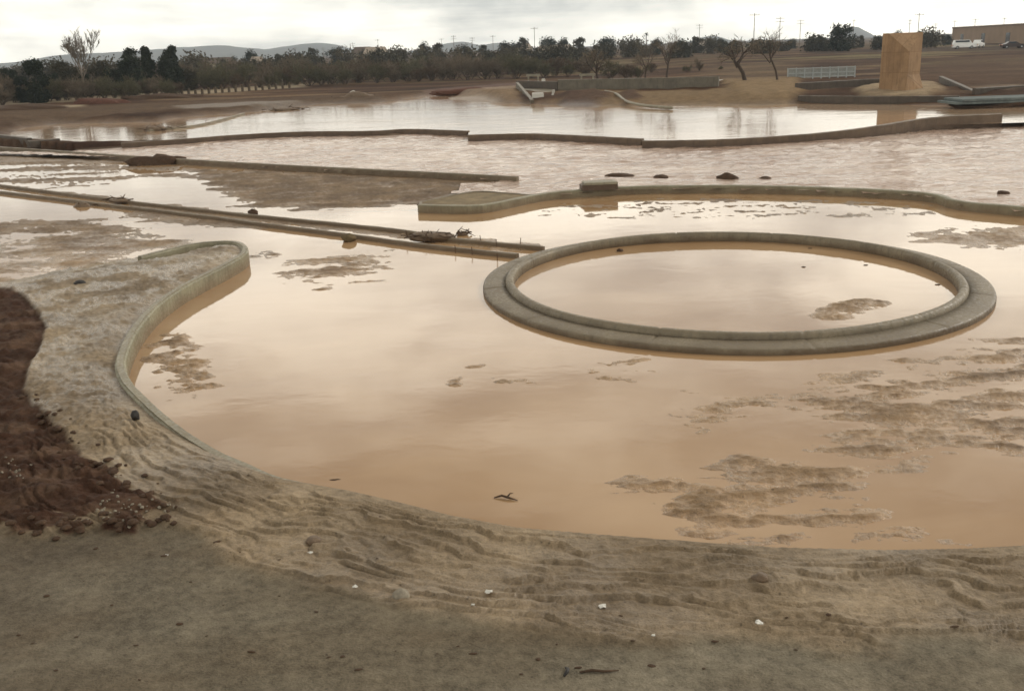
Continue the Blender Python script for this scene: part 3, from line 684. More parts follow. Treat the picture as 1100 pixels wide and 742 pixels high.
# long grey wall on the far bank: top row ~83, foot ~97
tw = thing('retaining_wall', 'long grey retaining wall above the tan bank', 'wall')
A, B = P2(600, 98.5, .9), P2(772, 96, .9)
V, Fc = sweep(np.array([A, B]), secwall(.35, .3, 2.25), 1.0, .02); build_mesh('wall_face', V, Fc, MC_far, tw)
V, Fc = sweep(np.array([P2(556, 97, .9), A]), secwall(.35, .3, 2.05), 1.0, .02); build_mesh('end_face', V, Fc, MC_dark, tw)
tr = thing('ramp', 'concrete boat ramp with sloping side wall at the far water edge', 'ramp')
a, b = P2(556, 98, .9), P2(572, 112, .5)
V, Fc = sweep(np.array([a, b]), secwall(.35, 0, lambda q: 1.95-1.0*q), 1.0, .02); build_mesh('side_wall', V, Fc, MC_far, tr)
a2, b2 = P2(556, 99, .9), P2(566, 112, .5)
V, Fc = sweep(np.array([P2(595, 100, .9), P2(592, 111, .5)]), secwall(.3, 0, lambda q: 1.3-.6*q), 1.0, .02); build_mesh('kerb', V, Fc, MC_far, tr)
q = [P2(560, 98, .9), P2(595, 98, .9), P2(592, 113, .4), P2(573, 113, .4)]
build_mesh('deck', [(q[0][0], q[0][1], 1.2), (q[1][0], q[1][1], 1.2), (q[2][0], q[2][1], .4), (q[3][0], q[3][1], .4)]+[(c[0], c[1], 0) for c in q], [(3, 2, 1, 0), (0, 1, 5, 4), (1, 2, 6, 5), (2, 3, 7, 6), (3, 0, 4, 7)], MC_kerb, tr)
p = G(578, 110, .55); t = thing('cabinet', 'small white topped utility box at the foot of the ramp', 'utility box', p)
b = MB(); b.box(-.55, .55, -.35, .35, -.3, .45, bev=.03); b.build('base', simple('box_blue', (.10, .11, .13), .6), t)
b = MB(); b.box(-.6, .6, -.4, .4, .453, .95, bev=.06); b.build('lid', M_litter, t)
p = G(584, 97, .9); t = thing('cabinet', 'short white post box standing behind the ramp', 'utility box', p)
b = MB(); b.box(-.14, .14, -.12, .12, -.3, .9, bev=.02); b.build('post', M_litter, t); b = MB(); b.box(-.22, .22, -.18, .18, .903, 1.35, bev=.04); b.build('head', M_litter, t)
for k, (x0, x1, yy) in enumerate([(568, 578, 85), (625, 637, 85)]):
    p = ground_hit((x0+x1)/2, yy+5); w = (x1-x0)*np.hypot(p[0], p[1])/FPX/2
    t = thing('barrier', ['low pale timber barrier behind the ramp, left one', 'low pale timber barrier behind the retaining wall'][k], 'barrier', p)
    for sx in (-w, w): b = MB(); b.box(sx-.1, sx+.1, -.1, .1, -.2, 1.0); b.build('leg', M_cop, t)
    b = MB(); b.box(-w-.3, w+.3, -.13, .13, 1.003, 1.3); b.build('beam', M_cop, t)
# hose on the bank
hp = [(650, 103.5), (662, 105.5), (672, 110), (690, 113), (722, 115)]
L = spline(GP(hp, .75), .6); b = MB(); b.tube([(q[0], q[1], gz(q[0], q[1])+.28-.25*i/len(L)) for i, q in enumerate(L)], .13, 8)
tag(b.build('pipe', M_cop, smooth=True), 'pale curving drain pipe lying down the tan bank', 'pipe')
p = ground_hit(778, 89); b = MB(); b.box(-1.1, 1.1, -.5, .5, -.2, .35, bev=.06); tag(b.build('slab', M_litter, loc=p), 'pale slab lying at the right end of the retaining wall', 'slab')
# pale rail fence
M_rail = simple('pale_blue_metal', (.36, .385, .38), .5, .15, 2, 0)
p0 = ground_hit(846, 86); p1 = ground_hit(918, 83.5); r0 = np.hypot(*p0[:2])
d = p1[:2]-p0[:2]; Ln = np.linalg.norm(d); t = thing('rail_fence', 'pale blue metal rail fence on the far bank left of the monument', 'fence', (p0[0], p0[1], p0[2]), math.atan2(d[1], d[0]))
H = 1.3
for z in (.25, .72, H): b = MB(); b.box(0, Ln, -.04, .04, z-.06, z+.06); b.build('rail', M_rail, t)
np_ = 9
for i in range(np_): b = MB(); x = Ln*i/(np_-1); b.box(x-.06, x+.06, -.06, .06, -.4, H+.1); b.build('post', M_rail, t)
b = MB(); b.box(.1, Ln-.1, .045, .07, .3, H-.1); b.build('panel', simple('fence_mesh', (.26, .27, .25), .6, .3, 6, 0), t)
# dark basin walls round the monument
wall_thing('basin_wall', 'long dark low wall at the water edge under the monument', [P2(858, 111, .5), P2(925, 112, .5), P2(1030, 112, .5)], .4, 0, 1.15, MC_dark)
wall_thing('basin_wall', 'dark wall left of the monument behind the basin wall', [P2(855, 99, .9), P2(920, 95, .9), P2(948, 94, .9)], .4, .3, 1.75, MC_dark)
wall_thing('basin_wall', 'dark sloping wall right of the monument', [P2(1010, 93, .9), P2(1046, 101, .8)], .4, .3, lambda q: 1.9-.8*q, MC_dark)
wall_thing('basin_wall', 'low dark wall running off to the right beyond the sloping wall', [P2(1046, 102, .8), P2(1110, 98, .8), P2(1240, 92, .8)], .4, .3, 1.35, MC_dark)
p = ground_hit(898, 92); b = MB(); b.box(-2.6, 2.6, -.5, .5, -.4, .35, bev=.05); tag(b.build('plank', simple('red_board', (.13, .035, .025), .7), loc=p), 'dull red board lying between the rail fence and the monument', 'board')
# blue-grey slab stack at the right edge
p = G(1075, 113, .6); M_slab = simple('blue_slab', (.13, .15, .145), .9, .4, 1.5, .01)
t = thing('slab_stack', 'blue grey slab raft on dark rubble at the right water edge', 'slabs', p)
for k in range(2): b = MB(); b.box(-4.2+.5*k, 8-.3*k, -1.6, 1.6, .25+.2*k, .42+.2*k, bev=.04); b.build('slab', M_slab, t)
lump('rubble', None, None, (1.8, 0, 0), (5.6, 1.7, .42), M_clod, 61, None, 4, .3, t)
# left: dark low wall stubs
wall_thing('wall_stub', 'dark broken wall stub at the left edge of the far pool', [P2(-5, 146, .7), P2(32, 152, .6)], .4, 0, .85, MC_dark)
wall_thing('wall_stub', 'dark flat wall stub between the far pool and the long low wall', [P2(30, 154, .6), P2(63, 151, .6)], .5, 0, .75, MC_dark)
wall_thing('bank_kerb', 'thin pale kerb along the left bank of the far pool', [P2(160, 140, .6), P2(215, 134, .6), P2(262, 122, .6)], .25, 0, .66, MC_kerb, 'kerb')
for k, (px, py, sx, sy, sz, lab) in enumerate([(110, 112, 4.2, 1.5, .9, 'red brown earth mound on the left bank'), (20, 118, 6, 2, .7, 'long dark earth mound at the left edge'), (180, 106, 6.5, 1.5, .8, 'dark earth mound by the sandy track'), (497, 98, 4, 1.2, .5, 'red earth mound on the bank left of the ramp')]):
    q = ground_hit(px, py); lump('mud_mound', lab, 'mound', (q[0], q[1], q[2]-.15), (sx, sy, sz), [simple('red_earth', (.10, .045, .03), .85), M_clod, M_clod, simple('red_earth_2', (.11, .05, .032), .85)][k], 70+k, None, 4, .35)
q = G(380, 104, 1.0); lump('white_heap', 'small white heap on top of the driftwood raft', 'heap', (q[0], q[1], 1.35), (.5, .35, .35), M_litter, 90)
# row of dark posts in front of the sandy track
M_pole = simple('pole_wood', (.17, .14, .115), .85, .3, 1, 0); M_post = simple('post_wood', (.10, .075, .05), .85, .4, 6, 0)
for k in range(17):
    q = ground_hit(196+k*7.2, 103.5-k*.52); h = random.uniform(.7, 1.1)
    t = MB(); t.tube([(0, 0, -.2), (0, .02, h*.6), (.03, 0, h)], [.22, .2, .16], 7)
    tag(t.build('fence_post', M_post, loc=q), 'dark stubby post in the row along the sandy track at left', 'post', 'stubby posts along the sandy track')

# ------------------------------------------------------------------ trees
M_bark = simple('bark', (.075, .055, .042), .9, .35, 5, .02)
M_twig = simple('twig_grey', (.15, .118, .083), .9, .4, .8, 0)
M_twigs = [M_twig, simple('twig_olive', (.105, .095, .055), .9, .35, .8, 0), simple('twig_brown', (.105, .072, .048), .9, .35, .8, 0)]
M_pale = simple('twig_pale', (.165, .138, .108), .9, .3, .8, 0)
def leafmat(name, c):
    m = simple(name, c, .8, .45, .9, 0); return m
M_lf = [leafmat('leaf_dark', (.020, .026, .014)), leafmat('leaf_olive', (.048, .042, .024)), leafmat('leaf_dusty', (.082, .068, .043))]
def branch(mb, p, d, L, r, depth, maxd, spread, up, r_min=.012, mi=0, ends=None, cut=None, kids=(3, 5)):
    n = 3; pts = [Vector(p)]; dd = Vector(d)
    for i in range(n):
        dd = (dd+Vector((random.gauss(0, .14), random.gauss(0, .14), random.gauss(.03, .1)))).normalized(); pts.append(pts[-1]+dd*L/n)
    tgt = mb if cut is None or depth <= cut[0] else cut[1]
    tgt.tube(pts, [max(r_min, r*(1-.5*i/n)) for i in range(n+1)], 6 if depth == 0 else (4 if depth == 1 else 3), mi, depth == 0)
    if ends is not None and depth >= maxd-1: ends += pts[1:]
    if depth >= maxd: return
    for k in range(random.randint(*kids)):
        t = random.uniform(.12 if depth == 0 else .3, 1); q = pts[0].lerp(pts[-1], t) if t < .99 else pts[-1]
        j = min(n-1, int(t*n)); q = pts[j].lerp(pts[j+1], t*n-j)
        a = Vector((random.gauss(0, 1), random.gauss(0, 1), random.gauss(0, .5)+up)).normalized()
        branch(mb, q, (dd*(1-spread)+a*spread).normalized(), L*random.uniform(.55, .8), r*.5, depth+1, maxd, spread, up, r_min, mi, ends, cut, kids)
def leaves(mb, pts, n, s, jit, mi=0):
    for i in range(n):
        c = random.choice(pts)+Vector((random.gauss(0, jit), random.gauss(0, jit), random.gauss(0, jit*.8)))
        a = Vector((random.gauss(0, 1), random.gauss(0, 1), random.gauss(0, 1))).normalized(); b = a.orthogonal().normalized()
        e = a.cross(b); ss_ = s*random.uniform(.6, 1.4)
        mb.add([c-b*ss_, c+e*ss_*.55, c+b*ss_, c-e*ss_*.55], [(0, 1, 2, 3)], mi)
def bare_shrub(seed, h=5.2, leafn=900, mats=None, label='', stems=7, wide=.55, depth=4, rmin=.022):
    random.seed(seed); t = thing('bare_shrub', label, 'shrub'); tr_ = MB(); cr = MB(); ends = []
    for k in range(stems):
        a = 6.28*k/stems+random.random()*.6; d = Vector((math.cos(a)*wide, math.sin(a)*wide, 1)).normalized()
        branch(tr_, (random.gauss(0, .25), random.gauss(0, .25), -.2), d, h*random.uniform(.36, .52), .075, 0, depth, .5, .35, rmin, 0, ends, (1, cr), (3, 4))
    if leafn: leaves(cr, ends, leafn, .10, .22, 1)
    tr_.build('trunk', M_bark, t); cr.build('crown', mats or [M_twig, M_lf[2]], t)
    return t
def bare_tree(seed, label, h, mat, lean=0., depth=5, spread=.5, trunk=.16, frac=.34, rmin=.016, up=.25, wide=0.):
    random.seed(seed); t = thing('bare_tree', label, 'tree'); tr_ = MB(); cr = MB()
    L = h*frac; pts = [Vector((0, 0, -.3)), Vector((lean*L*.35, 0, L*.5)), Vector((lean*L, 0, L))]
    tr_.tube(pts, [trunk*1.25, trunk, trunk*.8], 8)
    for k in range(5):
        a = 6.28*k/5+random.random(); d = Vector((math.cos(a)*(.55+wide)+lean*.4, math.sin(a)*(.55+wide), 1.0)).normalized()
        branch(tr_, pts[-1]-Vector((0, 0, random.random()*L*.25)), d, h*.30, trunk*.55, 1, depth, spread, up, rmin, 0, None, (2, cr), (3, 4))
    tr_.build('trunk', mat, t); cr.build('crown', mat if mat is M_pale else M_twig, t); return t
def leafy_tree(seed, label, h, w, mat, n=2600, s=.2, clumps=26, trunk_h=.2, shape='round', name='evergreen_tree'):
    random.seed(seed); t = thing(name, label, 'tree'); tr_ = MB(); cr = MB()
    tr_.tube([(0, 0, -.3), (.05, 0, h*.4), (0, .05, h*.8)], [h*.03, h*.022, h*.008], 8)
    C = []
    for k in range(clumps):
        z = random.uniform(trunk_h, .97)
        if shape == 'round': rad = w*math.sqrt(max(.05, 1-((z-(.5+trunk_h/2))/(.55))**2))
        else: rad = w*(1.08-z)*1.15
        a = random.random()*6.28; q = math.sqrt(random.random())*rad*.85
        c = Vector((q*math.cos(a), q*math.sin(a), z*h)); C.append((c, random.uniform(.32, .55)*w))
        tr_.tube([(0, 0, max(.1, z*h-.25*h)), c*.6+Vector((0, 0, z*h*.35)), c], [h*.009, h*.006, h*.003], 4)
    for i in range(n):
        c, rr = random.choice(C); v = Vector((random.gauss(0, 1), random.gauss(0, 1), random.gauss(0, .8))).normalized()*rr*random.uniform(.3, 1.1)
        a = Vector((random.gauss(0, 1), random.gauss(0, 1), random.gauss(0, 1))).normalized(); b = a.orthogonal().normalized(); e = a.cross(b); q = s*random.uniform(.6, 1.4)
        cc = c+v; cr.add([cc-b*q, cc+e*q*.6, cc+b*q, cc-e*q*.6], [(0, 1, 2, 3)], 0)
    tr_.build('trunk', M_bark, t); cr.build('crown', mat, t); return t
def set_at(o, px, r, ytop=None, h0=None, sc=None, wob=0):
    v = at_r(px, yh(px)+5, r); z = gz(v[0], v[1]); o.location = (v[0], v[1], z-.05); o.rotation_euler = (0, 0, random.random()*6.28 if wob else 0)
    if ytop is not None: sc = (at_r(px, ytop, r)[2]-z)/h0
    o.scale = (sc*(random.uniform(.85, 1.2) if wob else 1), sc*(random.uniform(.85, 1.2) if wob else 1), sc); return o
LB1 = 'grey leafless shrub in the thicket beyond the far pool'
shrubs = [bare_shrub(100+i, 5.2, [200, 500, 0, 350, 600][i], [M_twigs[[0, 1, 0, 2, 1][i]], M_lf[2]], LB1, 7+i % 3, [.5, .65, .8, .55, .7][i]) for i in range(5)]
ev = [leafy_tree(200+i, 'x', 8, [2.6, 2.1, 1.5, 3.0][i], M_lf[[0, 0, 0, 1][i]], 7000, .2, 42, .06, ['round', 'round', 'cone', 'round'][i]) for i in range(4)]
used = set()
def inst(proto, **kw):
    if proto.name not in used: used.add(proto.name); return proto
    return copy_tree(proto)
rr_ = random.Random(5)
def shrub_at(px, r, ytop, lab=LB1, grp='shrubs of the grey thicket'):
    o = inst(rr_.choice(shrubs)); tag(o, lab, 'shrub', grp); set_at(o, px, r, ytop, 5.2, wob=1)
random.seed(21)
px = 190.
while px < 612:
    shrub_at(px, rr_.uniform(174, 184), rr_.uniform(60, 73)-(px-300)*.022); px += rr_.uniform(11, 20)
px = 186.
while px < 640:
    shrub_at(px, rr_.uniform(196, 214), rr_.uniform(57, 66)-(px-300)*.022); px += rr_.uniform(8, 14)
LB2 = 'dark leafless shrub in the shaded belt at the left edge beyond the bank'
px = -230.
while px < 195:
    shrub_at(px, rr_.uniform(150, 165), rr_.uniform(78, 88)-px*.03, LB2, 'shrubs of the dark belt at left'); px += rr_.uniform(9, 14)
LB3 = 'low sparse shrub in the open field behind the retaining wall'
for px, yt in [(655, 60), (672, 62), (686, 66), (700, 63), (738, 68), (752, 62), (628, 66), (775, 70)]:
    shrub_at(px, rr_.uniform(150, 175), yt, LB3, 'sparse shrubs in the open field')
bush = [leafy_tree(260+i, 'x', 4, 3.6, M_lf[1+i], 1500, .26, 22, .0, 'round', 'low_bush') for i in range(2)]
px = -60.
while px < 1020:
    o = inst(rr_.choice(bush)); tag(o, 'low dusty bush in the far line along the skyline', 'bush', 'low bushes along the skyline'); r_ = rr_.uniform(250, 330)
    set_at(o, px, r_, yh(px)+rr_.uniform(-6.0, 4), 4, wob=1); px += rr_.uniform(16, 40)
# evergreens at left
def ever(k, px, r, yt, lab, grp=None, mat=None):
    o = inst(ev[k]); tag(o, lab, 'tree', grp); 
    if grp is None and 'group' in o: del o['group']
    set_at(o, px, r, yt, 8, wob=1); return o
ever(0, 37, 152, 64.5, 'broad dark evergreen tree at the left edge with a flat crown')
ever(1, 137, 165, 54, 'dark evergreen tree with rounded top right of the tall bare poplar')
ever(2, 158, 172, 50.5, 'tall narrow dark evergreen tree, left one of the close pair')
ever(1, 177, 172, 56, 'short half of the twin crowned dark evergreen, left side')
ever(2, 186, 174, 49.5, 'tall half of the twin crowned dark evergreen, right side')
ever(3, 70, 170, 68, 'round olive tree between the broad evergreen and the poplar')
ever(3, 105, 172, 68, 'round olive tree right of the tall bare poplar')
LBb = 'dark tree massed in the belt at the far left'
for px, r, yt in [(-210, 165, 82), (-175, 160, 80), (-140, 170, 79), (-100, 165, 79), (-70, 160, 76), (-40, 160, 74), (-15, 165, 76), (8, 168, 74), (20, 158, 82), (55, 165, 80), (88, 168, 79), (118, 170, 74), (200, 176, 74)]: ever(rr_.choice([0, 3]), px, r, yt, LBb, 'dark trees massed at far left')
po = bare_tree(300, 'tall pale leafless poplar rising above the left tree belt', 11, M_pale, 0, 5, .32, .2, .3, .025, .7); set_at(po, 87, 165, 33, 10.2)
bt1 = bare_tree(301, 'wide leafless tree with forked trunk behind the retaining wall', 8, M_bark, -.1, 4, .55, .2, .25, .022, .2, .25); set_at(bt1, 642, 132, 38, 7.3)
bt2 = bare_tree(302, 'slim leafless tree right of the forked one behind the wall', 8, M_bark, .1, 4, .5, .14, .35, .02, .3); set_at(bt2, 716, 132, 32, 7.3)
bt3 = bare_tree(303, 'leaning dark leafless tree standing alone in the field', 8, M_bark, -.5, 4, .6, .26, .36, .022, .1, .3); set_at(bt3, 803, 125, 33, 7.0)
bt4 = bare_tree(304, 'small pale leafless tree right of the leaning one', 8, M_bark, -.35, 4, .55, .13, .42, .016, .2, .1); set_at(bt4, 838, 122, 29, 7.0)
bt5 = bare_tree(305, 'thin leafless tree just left of the slim one behind the wall', 7, M_bark, .1, 4, .5, .12, .3, .016, .3); set_at(bt5, 693, 140, 45, 6.3)
random.seed(31)
# skyline trees and bushes
sky_tree = [leafy_tree(220+i, 'x', 8, [3.6, 2.8, 4.4][i], M_lf[[0, 1, 0][i]], 2600, .33, 24, .0, 'round', 'skyline_tree') for i in range(3)]
LS = 'small dark tree on the distant skyline among the houses'
for k, (px, yt, r) in enumerate([(271, 53, 330), (337, 50, 340), (360, 50, 340), (456, 44.5, 330), (470, 45, 330), (545, 42, 340), (553, 44, 350), (563, 37.5, 330), (590, 37, 330), (604, 39, 340), (622, 38, 330), (651, 37, 320), (705, 39.5, 340), (749, 37, 330), (775, 39, 330), (882, 36, 330), (925, 36, 340), (944, 36, 350), (965, 31, 330), (991, 34, 330), (1017, 35, 350), (1003, 37, 360), (300, 57, 360), (320, 57, 360), (390, 53, 360), (410, 52, 360), (430, 51, 360), (500, 48, 360), (520, 47, 370), (680, 41, 370), (730, 40, 370), (790, 41, 370), (850, 40, 380), (870, 39, 380), (895, 38, 380), (250, 60, 380), (215, 62, 380)]):
    o = inst(sky_tree[k % 3]); tag(o, LS, 'tree', 'small trees along the skyline'); set_at(o, px, r, yt+(1.0 if px > 520 else 0), 9, wob=1)
ob = leafy_tree(240, 'large round dark tree alone on the skyline left of the monument', 5, 2.5, M_lf[0], 2600, .22, 30, .02, 'round', 'round_tree'); set_at(ob, 904, 270, 28.5, 4.9)
pm = thing('palm_tree', 'tiny palm tree on the skyline behind the slim bare tree', 'tree'); b = MB(); b.tube([(0, 0, -.3), (.1, 0, 5), (0, 0, 9)], [.25, .2, .18], 7); b.build('trunk', M_bark, pm)
b = MB()
for k in range(22):
    a = k*6.28/22*1.0+random.random()*.3; e = random.uniform(-.5, 1.0); L = random.uniform(1.3, 1.9)
    d = Vector((math.cos(a)*math.cos(e), math.sin(a)*math.cos(e), math.sin(e))); q = Vector((-math.sin(a), math.cos(a), 0))*.22; o_ = Vector((0, 0, 9)); m_ = o_+d*L*.6; tp = o_+d*L-Vector((0, 0, .5))
    b.add([o_, m_-q, tp, m_+q], [(0, 1, 2, 3)])
b.build('fronds', M_lf[0], pm); set_at(pm, 694, 300, 35.5, 9.6)

# ------------------------------------------------------------------ utility poles
def pole(seed):
    t = thing('utility_pole', 'x', 'utility pole'); b = MB(); b.tube([(0, 0, -.5), (0, 0, 10)], [.11, .08], 8); b.build('pole', M_pole, t)
    for z in (9.5, 8.6)[:1+seed % 2]: b = MB(); b.box(-1.3, 1.3, -.05, .05, z-.05, z+.05); b.build('crossarm', M_pole, t)
    for x in (-1.1, -.4, .4, 1.1): b = MB(); b.tube([(x, 0, 9.6), (x, 0, 9.9)], [.045, .03], 6); b.build('insulator', M_rail, t)
    return t
poles = [pole(0), pole(1)]
for k, (px, yt, r, lab) in enumerate([(809.5, 14, 260, 'tall wooden utility pole behind the leaning bare tree'), (837, 18, 300, 'wooden utility pole behind the small pale bare tree'), (985.5, 14, 260, 'tall thin utility pole just right of the monument top'), (976, 21, 300, 'utility pole rising behind the monument'),
     (574.5, 29, 320, 'utility pole between skyline trees left of the wide bare tree')]+[(x, y, 380, 'small utility pole on the distant skyline') for x, y in [(859, 21), (916, 21), (1004, 25), (1024, 22), (1046, 20), (1077, 19), (751, 26), (407, 42), (488, 38), (475, 41), (508, 40), (318, 51), (348, 51), (530, 38), (380, 46)]]):
    o = inst(poles[k % 2]); tag(o, lab, 'utility pole', 'small utility poles on the skyline' if k > 4 else None)
    if k <= 4 and 'group' in o: del o['group']
    set_at(o, px, r, yt, 10); o.rotation_euler = (0, 0, random.uniform(-.6, .6))

# ------------------------------------------------------------------ houses, long building, cars
M_wallw = simple('house_wall', (.36, .31, .24), .8, .1, 1, 0); M_roof = simple('house_roof', (.10, .075, .06), .85, .25, 1, 0); M_win = simple('window_glass', (.03, .035, .04), .15, .2, 1, 0)
M_roofp = simple('pale_roof', (.30, .25, .20), .8, .15, 1, 0)
def house(label, px, r, w, ytop, roofm, wallm, dpt=9., flat=False):
    v = at_r(px, yh(px)+3, r); z = gz(v[0], v[1]); top = at_r(px, ytop, r)[2]-z; W = w*r/FPX/2
    t = thing('house', label, 'house', (v[0], v[1], z), -math.atan2(v[0], v[1])+random.uniform(-.15, .15)); eh = top*.62
    b = MB(); b.box(-W, W, -dpt/2, dpt/2, -.5, eh); b.build('wall', wallm, t)
    b = MB(); o_ = .5
    b.add([(-W-o_, -dpt/2-o_, eh+.003), (W+o_, -dpt/2-o_, eh+.003), (W+o_, dpt/2+o_, eh+.003), (-W-o_, dpt/2+o_, eh+.003), (-W*.8, 0, top), (W*.8, 0, top)], [(0, 1, 5, 4), (1, 2, 5), (2, 3, 4, 5), (3, 0, 4), (3, 2, 1, 0)]); b.build('roof', roofm, t)
    for x in (-.6, .1, .6):
        b = MB(); b.box(W*x-.6, W*x+.6, -dpt/2-.05, -dpt/2+.02, eh*.4, eh*.8); b.build('window', M_win, t)
    b = MB(); b.box(-W*.25-.45, -W*.25+.45, -dpt/2-.06, -dpt/2+.02, 0, 2.1); b.build('door', M_roof, t)
for px, w, yt, r, lab, rm in [(230, 38, 62, 300, 'long pale house with a dark roof behind the left thicket', M_roof), (197, 12, 66, 330, 'small pale house right of the twin evergreens', M_roof), (276, 12, 61, 320, 'small pale house right of the long pale house', M_roofp),
      (372, 14, 57, 330, 'small pale roofed house left of the dark roofed one', M_roofp), (404, 24, 50.5, 330, 'house with a light domed roof above the thicket', M_roofp), (425, 12, 55, 340, 'tiny pale house right of the domed roof', M_roofp),
      (390, 20, 50.5, 370, 'dark roofed house just left of the domed roof', M_roof), (596, 38, 48.5, 330, 'long low pale house below skyline trees left of the wide bare tree', M_roofp), (563, 14, 47, 340, 'small pale house left of the long low one', M_roofp), (752, 14, 42.5, 340, 'small white house below a skyline tree right of the slim bare tree', M_roofp), (1005, 10, 38, 360, 'tiny pale house between the monument and the long building', M_roofp), (815, 16, 43, 350, 'low house behind the leaning bare tree', M_roofp)]:
    house(lab, px, r, w, yt, rm, M_wallw)
a, c = at_r(1022, 45, 400), at_r(1130, 43, 300); za = 2.3
d = c[:2]-a[:2]; Ln = np.linalg.norm(d)*1.6; t = thing('warehouse', 'long flat roofed tan building at the upper right edge', 'building', (a[0], a[1], za), math.atan2(d[1], d[0]))
h = at_r(1022, 29.5, 400)[2]-za; M_ware = simple('warehouse_wall', (.27, .19, .13), .85, .12, .3, 0)
b = MB(); b.box(0, Ln, 0, 30, -1, h-.5); b.build('wall', M_ware, t)
b = MB(); b.box(-.2, Ln+.2, -.2, 30.2, h-.497, h); b.build('roof', simple('parapet', (.20, .14, .10), .85, .12, .3, 0), t)
for k in range(4): b = MB(); x = 12+k*26; b.box(x, x+4, -.06, .03, 0, 3.2); b.build('door', M_win, t)
M_tyre = simple('tyre', (.02, .02, .02), .8, .2, 8, 0); M_glass = simple('car_glass', (.03, .04, .05), .1, .2, 2, 0)
M_carw = simple('white_paint', (.80, .80, .78), .3, .05, 2, 0); M_card = simple('dark_paint', (.035, .018, .015), .3, .2, 2, 0); M_rim = simple('rim', (.4, .4, .4), .35, .1, 4, 0); M_lamp = simple('lamp_glass', (.6, .3, .2), .2, .1, 4, 0)
def car(label, px, py, r, mat, kind, yaw):
    v = at_r(px, py, r); z = gz(v[0], v[1]); t = thing('parked_car', label, 'car', (v[0], v[1], z+.02), yaw)
    W = .9
    prof = {'van': [(-2.4, .35), (-2.4, 1.1), (-2.2, 1.95), (1.0, 1.95), (1.6, 1.2), (2.4, 1.0), (2.4, .35)], 'pickup': [(-2.5, .4), (-2.5, 1.1), (-.6, 1.1), (-.5, 1.8), (.7, 1.8), (1.2, 1.15), (2.5, 1.05), (2.5, .4)], 'sedan': [(-2.3, .3), (-2.35, .85), (-1.6, .98), (-1.0, 1.42), (.4, 1.42), (1.1, .95), (2.3, .8), (2.35, .3)]}[kind]
    V = []; n = len(prof)
    for s in (-1, 1):
        for x, zz in prof: V.append((x, s*W*(1 if zz < 1.15 else .84), zz))
    b = MB(); b.add(V, [tuple(range(n)), tuple(range(2*n-1, n-1, -1))]+[((i+1) % n, i, i+n, (i+1) % n+n) for i in range(n)]); b.build('body', mat, t)
    zt_ = max(zz for _, zz in prof)
    x0, x1 = {'van': (-2.0, .95), 'pickup': (-.4, .65), 'sedan': (-.95, .35)}[kind]
    for s in (-1, 1): b = MB(); b.box(x0, x1, s*W*.9-.06, s*W*.9+.06, zt_-.5, zt_-.1); b.build('window', M_glass, t)
    for x in (-1.5, 1.5):
        for s in (-1, 1):
            b = MB(); b.tube([(x, s*(W-.12), .33), (x, s*(W+.06), .33)], .34, 14); w = b.build('wheel', M_tyre, t)
            b = MB(); b.tube([(x, s*(W+.0), .33), (x, s*(W+.075), .33)], .18, 10); b.build('rim', M_rim, w)
    for s in (-1, 1): b = MB(); b.box(2.33, 2.46, s*.62-.16, s*.62+.16, .68, .84); b.build('headlight', M_litter, t)
    for s in (-1, 1): b = MB(); b.box(-2.56, -2.3, s*.68-.1, s*.68+.1, .7, .88); b.build('taillight', M_lamp, t)
yw = math.radians(-14)
car('white van parked before the long tan building, left one', 1035.5, 50, 255, M_carw, 'van', yw)
car('white pickup parked nose out right of the white van', 1050, 49.5, 262, M_carw, 'pickup', yw+1.1)
car('dark sedan parked at the right edge before the tan building', 1088, 49.5, 245, M_card, 'sedan', yw+.1)

# ------------------------------------------------------------------ hills
def hills():
    prof = [(-900, 98), (-700, 84), (-500, 76), (-250, 66), (-120, 62), (-40, 66), (0, 68), (30, 65), (60, 60), (95, 57.5), (130, 56), (170, 53), (205, 50.5), (240, 49), (262, 51), (285, 53), (310, 49.5), (340, 46.5), (362, 48), (380, 53), (420, 57), (460, 52), (480, 47), (497, 45), (515, 48.5), (530, 46.5), (545, 47), (560, 52), (640, 52), (740, 45), (752, 41), (766, 38.5), (780, 42), (800, 45), (890, 42), (905, 32), (914, 28.5), (922, 29.5), (935, 36), (960, 40), (1100, 36), (1250, 30), (1500, 20)]
    L = spline(np.array(prof, float), 6.0); V = []; Fc = []; R0_ = 3000; n = len(L)
    for i, (px, py) in enumerate(L):
        py = py+.7*float(fbm(np.array([px*.06]), np.array([3.]), 4)[0])
        for j, (dr, k) in enumerate([(-500, 0), (-250, .45), (-100, .8), (0, 1), (150, .7), (180+150, 0)]):
            top = at_r(px, py, R0_)[2]; q = at_r(px, yh(px), R0_+dr); z = 2+(max(top, 4)-2)*k*(1+.12*float(fbm(np.array([px*.05+j*9]), np.array([j*3.1]), 3)[0])*(0 < j < 5 and j != 3)); V.append((q[0], q[1], z-(4 if k == 0 else 0)))
    for i in range(n-1):
        for j in range(5): Fc.append((i*6+j, (i+1)*6+j, (i+1)*6+j+1, i*6+j+1))
    o = build_mesh('hills', V, Fc, simple('hill', (.11, .10, .085), .9, .3, .01, 0), smooth=True); o['kind'] = 'structure'
hills()

# ------------------------------------------------------------------ air
HAZE = True
if HAZE:
    b = MB(); b.box(-3600, 3600, -3600, 3600, -1.5, 190); o = b.build('haze', None); o.data.materials.clear()
    m = bpy.data.materials.new('air'); m.use_nodes = True; nt = m.node_tree; nt.nodes.remove(nt.nodes['Principled BSDF'])
    pv = nt.nodes.new('ShaderNodeVolumePrincipled'); pv.inputs['Color'].default_value = (.76, .88, 1, 1); pv.inputs['Density'].default_value = 0.0002; pv.inputs['Anisotropy'].default_value = .2
    nt.links.new(pv.outputs[0], nt.nodes['Material Output'].inputs['Volume']); o.data.materials.append(m); o['kind'] = 'stuff'; o.display_type = 'WIRE'

